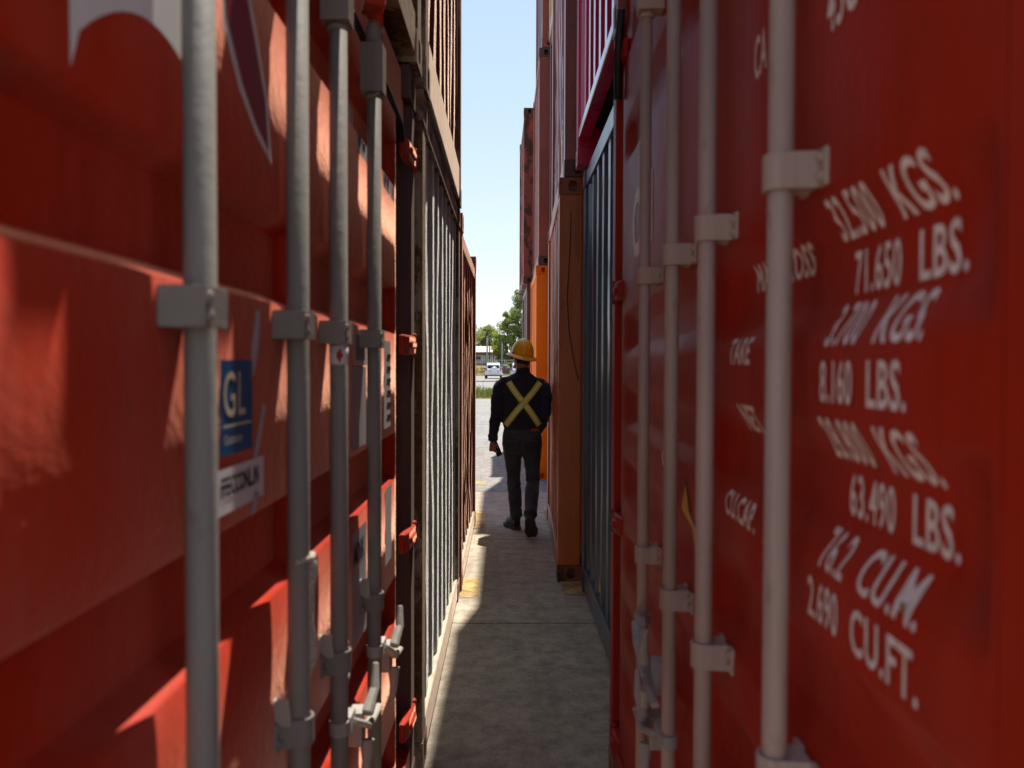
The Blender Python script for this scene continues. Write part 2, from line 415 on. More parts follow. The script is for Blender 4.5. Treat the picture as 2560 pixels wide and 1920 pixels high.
def decal(name, bm, parent, sg, D, br, u0, z0, dirn, mat, lift=.0015, rows=True):
    """lay a flat 2D mesh on the door surface: x along dirn*u, y up"""
    bm.transform(Matrix.Identity(4))
    bm.normal_update(); bmesh.ops.triangulate(bm, faces=bm.faces)
    for b in br:
        bmesh.ops.bisect_plane(bm, geom=bm.verts[:] + bm.edges[:] + bm.faces[:], plane_co=(0, b - z0, 0), plane_no=(0, 1, 0), dist=1e-5)
    for b in D.ub:
        bmesh.ops.bisect_plane(bm, geom=bm.verts[:] + bm.edges[:] + bm.faces[:], plane_co=((b - u0) * dirn, 0, 0), plane_no=(1, 0, 0), dist=1e-5)
    for v in bm.verts:
        u = u0 + dirn * v.co.x; z = z0 + v.co.y
        v.co = Vector((sg * (D(u, z) - lift), u, z))
    bmesh.ops.recalc_face_normals(bm, faces=bm.faces)
    me = bpy.data.meshes.new(name); bm.to_mesh(me); bm.free(); me.materials.append(mat)
    o = bpy.data.objects.new(name, me); C.objects.link(o); o.parent = parent; return o
def rect_bm(w, h):
    bm = bmesh.new(); n = 6
    vs = [[bm.verts.new((w * i / n, h * j / 1, 0)) for i in range(n + 1)] for j in range(2)]
    for i in range(n): bm.faces.new((vs[0][i], vs[0][i + 1], vs[1][i + 1], vs[1][i]))
    return bm
def lock_rod(leaf, sg, u, vr, r, za, zb, m):
    mb = MB(); mb.tube([(sg * vr, u, za), (sg * vr, u, (za + zb) / 2), (sg * vr, u, zb)], r, 20)
    return mb.build('lock_rod', m, leaf, smooth=True, recalc=True)
def rod_bracket(leaf, sg, u, vr, r, vd, z, hw, hh, m, flare=True):
    """saddle bracket: strap round the rod, ears on the door, two bolts"""
    mb = MB(); n = 10; ri = r + .002; ro = r + .006
    arc = [(math.cos(math.pi * i / n), math.sin(math.pi * i / n)) for i in range(n + 1)]
    prof = [(-hw, vd - .005), (-ro - .003, vd - .005)] + [(-ro * c, vr - ro * q) for c, q in arc] + [(ro + .003, vd - .005), (hw, vd - .005)]
    inner = [(-hw, vd + .002), (-ri - .002, vd + .002)] + [(-ri * c, vr - ri * q) for c, q in arc] + [(ri + .002, vd + .002), (hw, vd + .002)]
    k = len(prof)
    for zz in (z - hh, z + hh):
        mb.v += [(sg * b, u + a, zz) for a, b in prof] + [(sg * b, u + a, zz) for a, b in inner]
    for i in range(k - 1):
        for f in ((i, i + 1, 2 * k + i + 1, 2 * k + i), (k + i, k + i + 1, 3 * k + i + 1, 3 * k + i), (i, i + 1, k + i + 1, k + i), (2 * k + i, 2 * k + i + 1, 3 * k + i + 1, 3 * k + i)):
            mb.f.append(list(f)); mb.m.append(0)
    for i in (0, k - 1):
        mb.f.append([i, k + i, 3 * k + i, 2 * k + i]); mb.m.append(0)
    for s in (-1, 1):
        for k in (-.5, .5):
            mb.ell((sg * (vd - .006), u + s * (hw - .009), z + k * hh), (.006, .006, .006), nu=8, nv=6)
    bs = MB(); bs.box(min(sg * (vr + r * .6), sg * (vd - .0008)), max(sg * (vr + r * .6), sg * (vd - .0008)), u - ro - .002, u + ro + .003, z - hh + .003, z + hh - .004); bs.build('bracket_base', m, leaf)
    return mb.build('rod_bracket', m, leaf, bevel=.0015)
def box_bracket(leaf, sg, u, vr, r, vd, z, hw, hh, m):
    """pressed box bracket whose left ear is longer, as on the left doors"""
    mb = MB()
    v0 = vr - r - .004
    mb.box(min(sg * v0, sg * (vd - .0005)), max(sg * v0, sg * (vd - .0005)), u - hw, u + r + .008, z - hh, z + hh)
    for k in (-.45, .45):
        mb.ell((sg * (v0 - .001), u - hw + .012, z + k * hh), (.004, .007, .007), nu=10, nv=6)
        mb.ell((sg * (vr), u + r + .009, z + k * hh), (.006, .004, .006), nu=8, nv=6)
    return mb.build('rod_bracket', m, leaf, bevel=.004)
def hinge(leaf, sg, ua, ub, v, z, m):
    mb = MB(); hh = .034
    mb.rings([[(sg * (v + dv), u, z + dz) for u, dv in ((ua, .012), (ua + .05, .0), (ub, -.006), (ub, .03), (ua, .03))] for dz in (-hh, hh)])
    mb.tube([(sg * (v + .008), ub - .01, z - hh - .010), (sg * (v + .008), ub - .01, z + hh + .010)], .016, 14)
    mb.rings([[(sg * (v + dv), u, z + dz) for u, dv in ((ua + .04, .012), (ua + .06, -.010), (ub - .05, -.013), (ub - .035, .012))] for dz in (-hh * .4, hh * .4)])
    return mb.build('hinge', m, leaf, bevel=.007)
def door_handle(leaf, sg, u, vr, z, dirn, m, ln=.34, drop=-.16):
    """hub clamped on the rod, a dog-leg handle and its retainer catch"""
    mb = MB(); X = lambda v: sg * v
    mb.tube([(X(vr), u, z - .014), (X(vr), u, z + .014)], .0195, 14)
    mb.obox((X(vr - .010), u + dirn * .030, z), (.022, .05, .034), (0, 0, 0))
    mb.tube([(X(vr - .016), u + dirn * .03, z), (X(vr - .022), u + dirn * .10, z + drop * .35), (X(vr - .02), u + dirn * .2, z + drop * .85), (X(vr - .02), u + dirn * ln, z + drop)], [(.007, .016), (.007, .015), (.007, .012), (.007, .011)], 10)
    h = mb.build('door_handle', m, leaf, smooth=False, bevel=.003)
    c = MB(); uc = u + dirn * .2; zc = z + drop * .85
    c.obox((X(vr + .004), uc, zc), (.03, .05, .075), (0, 0, 0))
    c.tube([(X(vr - .02), uc - .01 * dirn, zc + .03), (X(vr - .03), uc + .03 * dirn, zc + .07), (X(vr - .028), uc + .055 * dirn, zc + .12)], [.014, .011, .007], 10)
    c.tube([(X(vr - .018), uc, zc - .03), (X(vr - .02), uc - .012 * dirn, zc - .075), (X(vr - .015), uc - .022 * dirn, zc - .12)], [.017, .011, .007], 10)
    c.tube([(X(vr - .026), uc - .02, zc + .005), (X(vr - .026), uc + .02, zc + .005)], .007, 8)
    c.build('handle_catch', m, leaf, bevel=.003)
    return h
def cam_keeper(leaf, sg, u, vr, r, vd, zb, m, mc):
    mb = MB(); X = lambda v: sg * v
    mb.box(min(X(vr - r - .008), X(vd)), max(X(vr - r - .008), X(vd)), u - r - .014, u + r + .008, zb, zb + .115)
    for k in (.02, .06, .10):
        mb.ell((X(vr), u + r + .009, zb + k), (.006, .005, .005), nu=8, nv=6)
    mb.build('rod_bracket', m, leaf, bevel=.005)
    g = MB(); g.tube([(X(vr), u, zb - .012), (X(vr), u, zb - .002)], r + .005, 16)
    g.build('rod_collar', m, leaf, smooth=True)
    g = MB(); g.tube([(X(vr), u, zb + .117), (X(vr), u, zb + .16), (X(vr), u, zb + .175)], [r + .004, r + .002, r * .6], 14)
    g.build('rod_neck', m, leaf, smooth=True)
    k = MB()
    k.obox((X(vr - .002), u - .02, zb + .205), (.05, .07, .028), (0, 0, .3)); k.tube([(X(vr - .01), u, zb + .16), (X(vr - .012), u, zb + .25)], .012, 10)
    k.obox((X(vr + .005), u + .012, zb + .215), (.03, .02, .06), (.2, 0, 0))
    k.build('locking_cam', mc, leaf, bevel=.005)

# ---- left row ------------------------------------------------------------
VDL, VRL, RL = .0065, -.022, .0172
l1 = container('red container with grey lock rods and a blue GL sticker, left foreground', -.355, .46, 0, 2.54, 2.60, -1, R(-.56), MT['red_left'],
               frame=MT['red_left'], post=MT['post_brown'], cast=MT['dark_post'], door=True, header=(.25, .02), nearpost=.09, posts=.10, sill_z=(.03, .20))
gf, brL = groove_fn([2.18, 1.7325, 1.285, .838, .39], .050, .024, .046)
y0 = .46
lmid = 1.44 - y0
ZB, ZT = .215, 2.335
leafA, DA = door_leaf(l1, -1, .094, lmid - .006, ZB, ZT, VDL, gf, brL, MT['red_left'], .022, .012)
leafB, DB = door_leaf(l1, -1, lmid + .006, 2.085, ZB, ZT, VDL, gf, brL, MT['red_left'], .022, .012)
# two-leaf door seals
for (lf, ua, ub) in ((leafA, lmid - .006, lmid + .006), (leafB, 2.087, 2.25)):
    if ub > 2: continue
    mb = MB(); mb.box(-(VDL + .03), -(VDL - .004), ua, ub, ZB - .01, ZT + .012); mb.build('gasket', MT['rubber'], lf)
mb = MB(); mb.box(-.11, -.052, 2.087, 2.30, ZB, ZT); mb.build('door_edge', MT['red_left'], leafB, bevel=.004)
mb = MB(); mb.box(-.11, -.058, 2.302, 2.43, ZB - .01, ZT + .012); mb.build('gasket', MT['rubber'], leafB)
mb = MB(); mb.tube([(-.01, 1.4, 2.352), (-.008, 1.95, 2.352), (-.012, 2.2, 2.346), (-.012, 2.245, 2.30)], .013, 10); mb.build('gasket', MT['rubber'], leafB, smooth=True)
rodsL = [.887 - y0, 1.287 - y0, 1.586 - y0, 1.988 - y0]
for i, u in enumerate(rodsL):
    lf = leafA if i < 2 else leafB
    r = lock_rod(lf, -1, u, VRL, RL, .03, 2.36, MT['rod_grey'])
    box_bracket(lf, -1, u, VRL, RL, VDL, 1.629, .043, .0215, MT['rod_grey'])
    rod_bracket(lf, -1, u, VRL, RL, VDL, .992, .038, .022, MT['rod_grey'])
    mb = MB(); mb.obox((-(VRL + .02), u - .03, 1.03), (.03, .012, .05), (.3, 0, 0)); mb.build('rod_clip', MT['handle'], lf, bevel=.004)
    mb = MB(); mb.obox((-(VRL + .01), u + .024, 1.022), (.03, .012, .03), (0, 0, 0)); mb.build('rod_clip', MT['handle'], lf, bevel=.004)
    cam_keeper(lf, -1, u, VRL, RL, VDL, 2.215, MT['rod_grey'], MT['red_left'])
for z in (2.30, 1.635, .957, .305):
    hinge(leafB, -1, 2.31, 2.515, -.002, z, MT['red_left'])
door_handle(leafB, -1, rodsL[3], VRL, .87, 1, MT['handle'], .30, -.10)
door_handle(leafB, -1, rodsL[2], VRL, .86, 1, MT['handle'], .34, -.10)
door_handle(leafA, -1, rodsL[1], VRL, .84, -1, MT['handle'], .34, -.10)
# frayed strap hanging from the second rod and the loop on the third bracket
mb = MB(); zz = [1.262, 1.24, 1.2, 1.15, 1.1, 1.06]
mb.tube([(.03 + .004 * math.sin(i * 2), rodsL[1] + .034 + .006 * math.sin(i * 1.7), z) for i, z in enumerate(zz)], [.010, .009, .012, .009, .012, .004], 10)
mb.tube([(.022, rodsL[1] - .02, 1.262), (.045, rodsL[1], 1.264), (.022, rodsL[1] + .03, 1.266)], .005, 8)
mb.build('seal_strap', MT['rope'], leafA, smooth=True)
mb = MB(); mb.tube([(.03, rodsL[2] + .028 + .03 * math.sin(t * math.pi), 1.02 - .085 * t) for t in [i / 8 for i in range(9)]], .0045, 8); mb.build('seal_strap', MT['rope'], leafB, smooth=True)
# white tape with a red mark round the third rod
mb = MB(); mb.tube([(-VRL, rodsL[2], 1.568), (-VRL, rodsL[2], 1.607)], RL + .001, 20); tp = mb.build('tape', MT['sticker_white'], leafB, smooth=True)
mb = MB()
for (a, z, s) in ((.35, 1.592, .006), (.15, 1.586, .008), (.3, 1.578, .006), (.5, 1.585, .005)):
    t = -math.pi / 2 + a
    mb.ell((-VRL + math.cos(t) * (RL + .001), rodsL[2] + math.sin(t) * (RL + .001), z), (.003, s, s), nu=8, nv=6)
mb.build('tape_mark', MT['red_ink'], leafB)
# decals on the left doors (local u = distance - y0)
def LD(name, bm, d, z, mat, leaf, D, lift=.0012):
    return decal(name, bm, leaf, -1, D, brL, d - y0, z, 1, mat, lift)
arc = [(0, 0)]
for i in range(13):
    t = i / 12; arc.append((.015 + .237 * t, .014 + .086 * math.sin(math.pi * (.06 + .70 * t)) ** .8))
arc += [(.262, .11), (.262, .33), (-.004, .33)]
LD('logo', poly_mesh(arc), .682, 1.812, MT['white_logo'], leafA, DA)
LD('logo', poly_mesh([(0, .12), (.02, .05), (.045, .125), (.04, .33), (.0, .33)]), .70, 1.86, MT['plum_logo'], leafA, DA, .002)
LD('logo', poly_mesh([(0, .10), (.06, .04), (.13, .0), (.205, -.025), (.19, .06), (.14, .14), (.05, .26), (-.02, .3)]), 1.038, 1.893, MT['white_logo'], leafA, DA)
LD('logo', poly_mesh([(.012, .115), (.07, .052), (.13, .014), (.186, -.008), (.172, .06), (.125, .128), (.045, .24), (-.01, .28)]), 1.038, 1.893, MT['plum_logo'], leafA, DA, .002)
# blue GL sticker, split over the door as in the photo
LD('sticker', rect_bm(.126, .122), 1.022, 1.452, MT['sticker_blue'], leafA, DA)
LD('lettering', text_mesh('GL', .082, .82, .0008), 1.030, 1.502, MT['gold_ink'], leafA, DA, .002)
LD('sticker_line', rect_bm(.112, .003), 1.029, 1.488, MT['gold_ink'], leafA, DA, .002)
LD('lettering', text_mesh('Container', .018, .9), 1.033, 1.466, MT['gold_ink'], leafA, DA, .002)
LD('sticker', rect_bm(.185, .058), 1.012, 1.378, MT['sticker_white'], leafA, DA)
LD('lettering', text_mesh('FFECCONL.IN', .034, .68, .0012), 1.020, 1.401, MT['sticker_ink'], leafA, DA, .002)
LD('tape_scrap', poly_mesh([(0, 0), (.022, .01), (.04, .05), (.05, .1), (.03, .1), (.01, .05)]), 1.135, 1.545, MT['sticker_grey_shaded'], leafA, DA)
LD('tape_scrap', poly_mesh([(0, 0), (.02, 0), (.06, .07), (.045, .075)]), 1.15, 1.437, MT['sticker_grey_shaded'], leafA, DA)
LD('tape_scrap', poly_mesh([(0, 0), (.018, -.004), (.05, .055), (.03, .06)]), 1.125, 1.33, MT['sticker_grey_shaded'], leafA, DA)
# right leaf: number plates and data labels
for d, w, t, zz in ((1.915, .16, 'SU', 2.065), (2.085, .02, '', 2.065), (2.30, .12, '36', 2.062), (2.44, .07, '4', 2.06)):
    LD('sticker', rect_bm(w, .15), d, zz, MT['sticker_white'], leafB, DB)
    if t: LD('lettering', text_mesh(t, .155, .56 if len(t) > 1 else .6, .004), d + .012, zz + .02, MT['sticker_ink'], leafB, DB, .002)
for d, w, z, h, m in ((1.87, .17, 1.565, .085, 'sticker_white'), (1.85, .18, 1.372, .19, 'sticker_grey_shaded'), (2.31, .12, 1.385, .25, 'sticker_white'), (1.86, .17, .90, .28, 'sticker_grey_shaded'), (2.33, .12, .99, .22, 'sticker_white')):  # mid-height grey label: white vinyl with its shade put into the colour
    LD('sticker', rect_bm(w, h), d, z, MT[m], leafB, DB)
for k in range(5): LD('label_bar', rect_bm(.012, .06), 1.90 + k * .024, 1.577, MT['sticker_ink'], leafB, DB, .002)
for k in range(6): LD('label_bar', rect_bm(.075, .012), 2.36, 1.41 + k * .035, MT['sticker_ink'], leafB, DB, .002)
LD('lettering', text_mesh('MDSK', .065, .7, .002), 1.87, 1.105, MT['sticker_ink'], leafB, DB, .002)

l1b = container('rusty cream container on top of the red one with grey lock rods', -.325, .46, 2.608, 2.55, 2.59, -1, R(-.4), MT['rusty_cream'], post=MT['rusty_cream'], seed=3)
l2 = container('pale grey corrugated container at ground level on the left, with a cream sill', -.312, 3.10, 0, 2.44, 2.60, -1, R(-.1), MT['grey'], post=MT['rusty_cream'], sill=MT['cream_rail'],
               frame=MT['rusty_cream'], dent=.006, seed=5, sill_z=(.02, .15))
l2b = container('maroon corrugated container with a cream bottom rail, on top of the pale grey one', -.302, 3.11, 2.606, 2.40, 2.59, -1, R(-.1), MT['maroon'], post=MT['rusty_cream'], sill=MT['cream_rail'],
                frame=MT['maroon'], dent=.009, seed=9, sill_z=(.03, .24))
l3 = container('red-brown dented container alone at the far end of the left row', -.297, 5.62, 0, 2.42, 2.60, -1, R(-.2), MT['brown_left'], dent=.018, seed=13, header=(.22, .118), sill=MT['cream_rail'], sill_z=(.02, .15))

# ---- right row -----------------------------------------------------------
VDR, VRR, RR = .0165, -.0235, .0145
y1 = .42
r1 = container('dark red container with white weight lettering and pale lock rods, right foreground', .3263, y1, 0, 2.68, 2.896, 1, R(-1.535), MT['red_right'],
               door=True, header=(.25, .02), nearpost=.095, posts=.10, sill_z=(.03, .2), cast=MT['brick'])
gr, brR = groove_fn([2.32, 1.675, 1.43, 1.185, .94, .695, .45], .030, .054, .026)
rmid = 1.50 - y1
ZB, ZT = .215, 2.60
leafD, DD = door_leaf(r1, 1, .15, rmid - .006, ZB, ZT, VDR, gr, brR, MT['red_right'], .09, .05, .012, .012)
leafE, DE = door_leaf(r1, 1, rmid + .006, 2.46, ZB, ZT, VDR, gr, brR, MT['red_right'], .09, .07)
for (lf, ua, ub) in ((leafD, rmid - .006, rmid + .006), (leafE, 2.462, 2.50)):
    mb = MB(); mb.box(VDR + (.004 if ub > 2 else -.004), VDR + .03, ua, ub, ZB - .01, ZT + .012); mb.build('gasket', MT['rubber'], lf)
mb = MB(); mb.box(VDR - .003, VDR + .04, .097, .146, ZB, ZT); mb.build('door_edge', MT['red_right'], leafD, bevel=.004)
rodsR = [2.05 - y1, 1.66 - y1, 1.34 - y1, .95 - y1]
for i, u in enumerate(rodsR):
    lf = leafE if i < 2 else leafD
    lock_rod(lf, 1, u, VRR, RR, .03, 2.62, MT['rod_pale'])
    rod_bracket(lf, 1, u, VRR, RR, VDR, 1.791, .043, .021, MT['rod_pale'])
    rod_bracket(lf, 1, u, VRR, RR, VDR, 1.093, .043, .021, MT['rod_pale'])
    cam_keeper(lf, 1, u, VRR, RR, VDR, 2.44, MT['rod_pale'], MT['red_right'])
for z in (2.66, 1.83, 1.0, .207):
    hinge(leafE, 1, 2.42, 2.575, .0, z, MT['red_right'])
door_handle(leafE, 1, rodsR[0], VRR, .93, -1, MT['handle'], .34, -.08)
door_handle(leafE, 1, rodsR[1], VRR, .80, 1, MT['handle'], .34, -.08)
door_handle(leafD, 1, rodsR[2], VRR, .84, -1, MT['handle'], .34, -.08)
mb = MB(); mb.tube([(.0, 2.40, 2.78), (-.004, 2.46, 2.66), (-.002, 2.48, 2.5)], .014, 10); mb.build('gasket', MT['rubber'], leafE, smooth=True)
def RD(name, bm, d, z, mat, leaf=leafD, D=DD, lift=.0012):
    return decal(name, bm, leaf, 1, D, brR, d - y1, z, -1, mat, lift)
def width(bm): return max(v.co.x for v in bm.verts)
rows = [('32.500', 'KGS.', 1.732, .925), ('71.650', 'LBS.', 1.671, .895), ('3.700', 'KGS.', 1.615, .915), ('8.160', 'LBS.', 1.553, .925),
        ('28.800', 'KGS.', 1.490, .935), ('63.490', 'LBS.', 1.430, .90), ('76.2', 'CU.M.', 1.366, .925), ('2.690', 'CU.FT.', 1.303, .955)]
for a, b, z, d in rows:
    ta = text_mesh(a, .064, .60, .0011); wa = width(ta)
    RD('lettering', ta, d, z - .023, MT['white_ink'])
    tb = text_mesh(b, .064, .74, .0011)
    RD('lettering', tb, d - wa - .034, z - .023, MT['white_ink'])
for t, d, z, xs in (('MAX.GROSS', 1.275, 1.703, .80), ('TARE', 1.345, 1.592, .90), ('NET', 1.30, 1.489, .85), ('CU.CAP.', 1.36, 1.345, .80)):
    RD('lettering', text_mesh(t, .056, xs, .0016), d, z - .02, MT['white_ink'])
RD('lettering', text_mesh('CA', .085, .5, .0015), 1.21, 1.985, MT['white_ink'])
RD('lettering', text_mesh('45G1', .085, .55, .0015), .915, 1.935, MT['white_ink'])
# tall letters between the far rods, ring label and yellow warning triangle
RD('lettering', text_mesh('C', .275, .9, .010), 2.60, 1.905, MT['white_ink'], leafE, DE)
RD('lettering', text_mesh('I', .275, .9, .004), 2.235, 1.905, MT['white_ink'], leafE, DE)
bm = poly_mesh([(.0, 0), (.08, -.10), (.16, 0), (.08, .10)]); RD('sticker', bm, 1.78, 1.235, MT['sticker_ink'], leafE, DE)
bm = poly_mesh([(.012, 0), (.08, -.086), (.148, 0), (.08, .086)]); RD('sticker', bm, 1.78, 1.235, MT['yellow_vinyl'], leafE, DE, .002)
bm = bmesh.new(); n = 24
o_ = [bm.verts.new((.05 * math.cos(2 * math.pi * i / n), .05 * math.sin(2 * math.pi * i / n), 0)) for i in range(n)]
i_ = [bm.verts.new((.038 * math.cos(2 * math.pi * i / n), .038 * math.sin(2 * math.pi * i / n), 0)) for i in range(n)]
for i in range(n): bm.faces.new((o_[i], o_[(i + 1) % n], i_[(i + 1) % n], i_[i]))
RD('sticker', bm, 1.965, 1.37, MT['white_ink'], leafE, DE)

r1b = container('dark red container on top of the one with white weight lettering', .335, y1, 2.902, 2.66, 2.896, 1, R(-1.4), MT['red_right'], post=MT['brick'], seed=21)
r2 = container('slate blue corrugated container at ground level on the right', .535, 3.17, 0, 2.58, 2.896, 1, 0, MT['navy'], dent=.004, seed=23, pitch=.255, posts=.13)
r2b = container('magenta corrugated container overhanging the slate blue one', .476, 3.20, 2.902, 2.47, 2.896, 1, 0, MT['magenta'], seed=25, sill_z=(.18, .235), pitch=.26, posts=.13)
r3 = container('orange-brown container with scratched corner post, at ground level beside the worker', .377, 5.87, 0, 2.46, 2.90, 1, R(-1.1), MT['orange_brown'], dent=.006, seed=27, posts=.16, cast=MT['cast_orange'])
r3b = container('weathered rust-red container on top of the orange-brown one', .413, 5.87, 2.906, 2.46, 2.90, 1, R(-1.0), MT['rust_red'], dent=.012, seed=29, posts=.16, cast=MT['dark_post'])
r3c = container('brick red container topmost above the weathered rust-red one', .42, 5.88, 5.812, 2.44, 2.90, 1, R(-.8), MT['brick'], seed=30, posts=.16)
r4 = container('pink container at ground level, a sliver before the bright orange one', .57, 8.48, 0, 2.44, 2.90, 1, 0, MT['pink'], seed=31, posts=.16)
r4b = container('brown container in the middle of the stack before the bright orange one', .57, 8.48, 2.906, 2.44, 2.90, 1, 0, MT['dark_brown'], seed=32, posts=.16)
r4c = container('dirty cream container topmost in its stack, only its lower corner showing', .556, 8.48, 5.812, 2.44, 2.90, 1, 0, MT['cream'], seed=33, posts=.16)
r5 = container('bright orange container at ground level ahead of the worker', .405, 11.08, 0, 2.44, 2.90, 1, 0, MT['orange'], seed=35, posts=.16)
r5b = container('brick red container sitting on the bright orange one', .436, 11.08, 2.906, 2.44, 2.90, 1, 0, MT['brick'], dent=.004, seed=37, posts=.16, cast=MT['dark_post'])
r5c = container('plum brown container topmost above the bright orange one', .474, 11.08, 5.812, 2.44, 2.90, 1, 0, MT['plum'], post=MT['brick'], seed=39, posts=.16)
r6 = container('dark brown container at ground level at the far end of the right row', .346, 13.66, 0, 2.42, 2.90, 1, R(.6), MT['dark_brown'], seed=41, posts=.16)
r6b = container('flaking red container on top, outermost at the far end of the right row', .288, 13.66, 2.906, 2.42, 2.90, 1, R(.7), MT['flaky_red'], dent=.004, seed=43, posts=.16, cast=MT['dark_post'], header=(.22, .118))
# small stickers and the loose wire on the right row
def strip(root, u, z0, z1, w, m, v=.019):
    mb = MB(); mb.box(v - .001, v + .0005, u - w / 2, u + w / 2, z0, z1); return mb.build('sticker', m, root)
strip(r3, .20, .64, .83, .04, MT['yellow_vinyl']); strip(r3, .20, 1.02, 1.06, .04, MT['yellow_vinyl'])
for k in range(5): strip(r3b, .66, .40 + k * .04, .434 + k * .04, .05, MT['yellow_vinyl' if k % 2 == 0 else 'sticker_ink'])
strip(r3b, .40, .42, .62, .05, MT['sticker_white'])
strip(r5b, .5, .52, .72, .05, MT['gold_ink']); strip(r5c, .55, .42, .62, .05, MT['gold_ink']); strip(r5b, .72, 1.95, 2.2, .05, MT['gold_ink'])
strip(r5, .92, 1.86, 1.90, .05, MT['sticker_ink']); strip(r5, .92, 1.80, 1.83, .05, MT['sticker_ink'])
mb = MB(); mb.add([(.019, 1.53, .24), (.019, 1.63, .24), (.019, 1.58, .34)], [(0, 1, 2)]); mb.build('sticker', MT['yellow_vinyl'], r2)
mb = MB(); mb.tube([(.085, -.003, 2.66), (.083, -.004, 2.5), (.075, -.004, 2.3), (.06, -.004, 2.05), (.075, -.004, 1.8), (.11, -.004, 1.6), (.145, -.003, 1.45)], .0032, 8); mb.build('loose_wire', MT['rubber'], r3, smooth=True)

# ------------------------------------------------------------------ ground and road
def concrete_mat(name, base, joints, stain=.5):
    m, n, b = new_mat(name)
    tc = nd(n, 'ShaderNodeTexCoord').outputs['Object']
    f1 = noise_n(n, .9, 8, .65, tc); f2 = noise_n(n, 10, 12, .78, tc); f3 = noise_n(n, 90, 4, .6, tc)
    c = ramp(n, f1, .3, .7, tuple(x * .8 for x in base), tuple(x * 1.1 for x in base))
    c = mixc(n, ramp(n, f2, .43, .60, (.0,) * 3, (.8,) * 3), c, tuple(x * .50 for x in base))
    c = mixc(n, ramp(n, f3, .52, .72, (.0,) * 3, (.5,) * 3), c, tuple(x * 1.5 for x in base))
    f4 = noise_n(n, 3.2, 8, .7, tc, (1, 1.8, 1), (5, 2, 0))
    st = ramp(n, f4, .50, .68, (.0,) * 3, (stain,) * 3)
    c = mixc(n, st, c, tuple(x * .33 for x in base))
    f7 = noise_n(n, 38, 6, .7, tc, (1, 1, 1), (9, 1, 0))
    c = mixc(n, ramp(n, f7, .61, .66, (.0,) * 3, (.6,) * 3), c, tuple(x * .28 for x in base))
    f8 = noise_n(n, 2.2, 6, .6, tc, (2.4, .22, 1), (3, 7, 0))
    c = mixc(n, ramp(n, f8, .52, .70, (.0,) * 3, (.45,) * 3), c, tuple(x * .42 for x in base))
    # saw-cut joints across the aisle, slightly ragged
    sp = nd(n, 'ShaderNodeSeparateXYZ'); n.links.new(tc, sp.inputs[0])
    wob = noise_n(n, 6, 6, .7, tc)
    yy = nd(n, 'ShaderNodeMath', operation='MULTIPLY_ADD'); n.links.new(wob, yy.inputs[0]); yy.inputs[1].default_value = .05; n.links.new(sp.outputs[1], yy.inputs[2])
    acc = None
    for j, w in joints:
        k = nd(n, 'ShaderNodeMath', operation='COMPARE'); n.links.new(yy.outputs[0], k.inputs[0]); k.inputs[1].default_value = j + .025; k.inputs[2].default_value = w
        if acc is None: acc = k.outputs[0]
        else:
            a = nd(n, 'ShaderNodeMath', operation='MAXIMUM'); n.links.new(acc, a.inputs[0]); n.links.new(k.outputs[0], a.inputs[1]); acc = a.outputs[0]
    if acc is not None:
        g = nd(n, 'ShaderNodeMath', operation='MULTIPLY'); n.links.new(acc, g.inputs[0]); n.links.new(ramp(n, f2, .2, .5, (.3,) * 3, (.9,) * 3), g.inputs[1])
        c = mixc(n, g.outputs[0], c, tuple(x * .2 for x in base))
    n.links.new(c, b.inputs['Base Color']); b.inputs['Roughness'].default_value = .85
    b.inputs['Specular IOR Level'].default_value = .3
    bp = nd(n, 'ShaderNodeBump'); bp.inputs['Strength'].default_value = .5; bp.inputs['Distance'].default_value = .012
    h = nd(n, 'ShaderNodeMath', operation='MULTIPLY_ADD'); n.links.new(f2, h.inputs[0]); h.inputs[1].default_value = 1.0; n.links.new(f3, h.inputs[2])
    n.links.new(h.outputs[0], bp.inputs['Height']); n.links.new(bp.outputs[0], b.inputs['Normal'])
    return m
GC = concrete_mat('yard_concrete', (.50, .43, .34), [(4.93, .009), (7.3, .006), (10.06, .012), (12.6, .008), (15.3, .015), (19.2, .02), (21.2, .035), (26, .03), (30.6, .05)])
def sheet(name, x0, x1, y0, y1, z, mat, n=1):
    mb = MB(); mb.add([(x0, y0, z), (x1, y0, z), (x1, y1, z), (x0, y1, z)], [(0, 1, 2, 3)])
    return tag(mb.build(name, mat), kind='structure')
sheet('ground', -900, 900, -60, 1500, 0, GC)
GF = concrete_mat('grey_sun_dimmed_concrete', (.30, .285, .265), [(12.6, .008), (15.3, .015), (19.2, .02), (21.2, .035), (26, .03), (30.6, .05)])  # concrete darkened in colour to hold back the strong sun on the yard
sheet('pavement', -60, 60, 10.06, 36.7, .0035, GF)
YM = simple('worn_yellow_road_paint', (.52, .35, .12), .8, var=.35, scale=9, bump=.2)
nn = YM.node_tree; bb = nn.nodes['Principled BSDF']
tc = nd(nn, 'ShaderNodeTexCoord').outputs['Object']; al = ramp(nn, noise_n(nn, 7, 10, .75, tc),   .30, .60)
ds = nn.nodes.new('ShaderNodeBsdfTransparent'); mx = nn.nodes.new('ShaderNodeMixShader'); ou = nn.nodes['Material Output']
nn.links.new(al, mx.inputs[0]); nn.links.new(ds.outputs[0], mx.inputs[1]); nn.links.new(bb.outputs[0], mx.inputs[2]); nn.links.new(mx.outputs[0], ou.inputs[0])
for a in ((-.55, -.18, 5.46, 5.96), (-.55, -.20, 7.76, 8.72), (.40, .9, 5.53, 5.90), (.41, .9, 7.8, 8.75), (-6, 6, 14.25, 14.36), (-.6, -.25, 10.6, 10.9)):
    sheet('yard_marking', *a, .0075, YM)
ASP = concrete_mat('pale_road_surface', (.30, .285, .26), [])
sheet('road', -200, 200, 46, 105, .004, ASP)
SOIL = simple('dry_soil', (.16, .12, .07), .95, var=.3, scale=3, bump=.4)
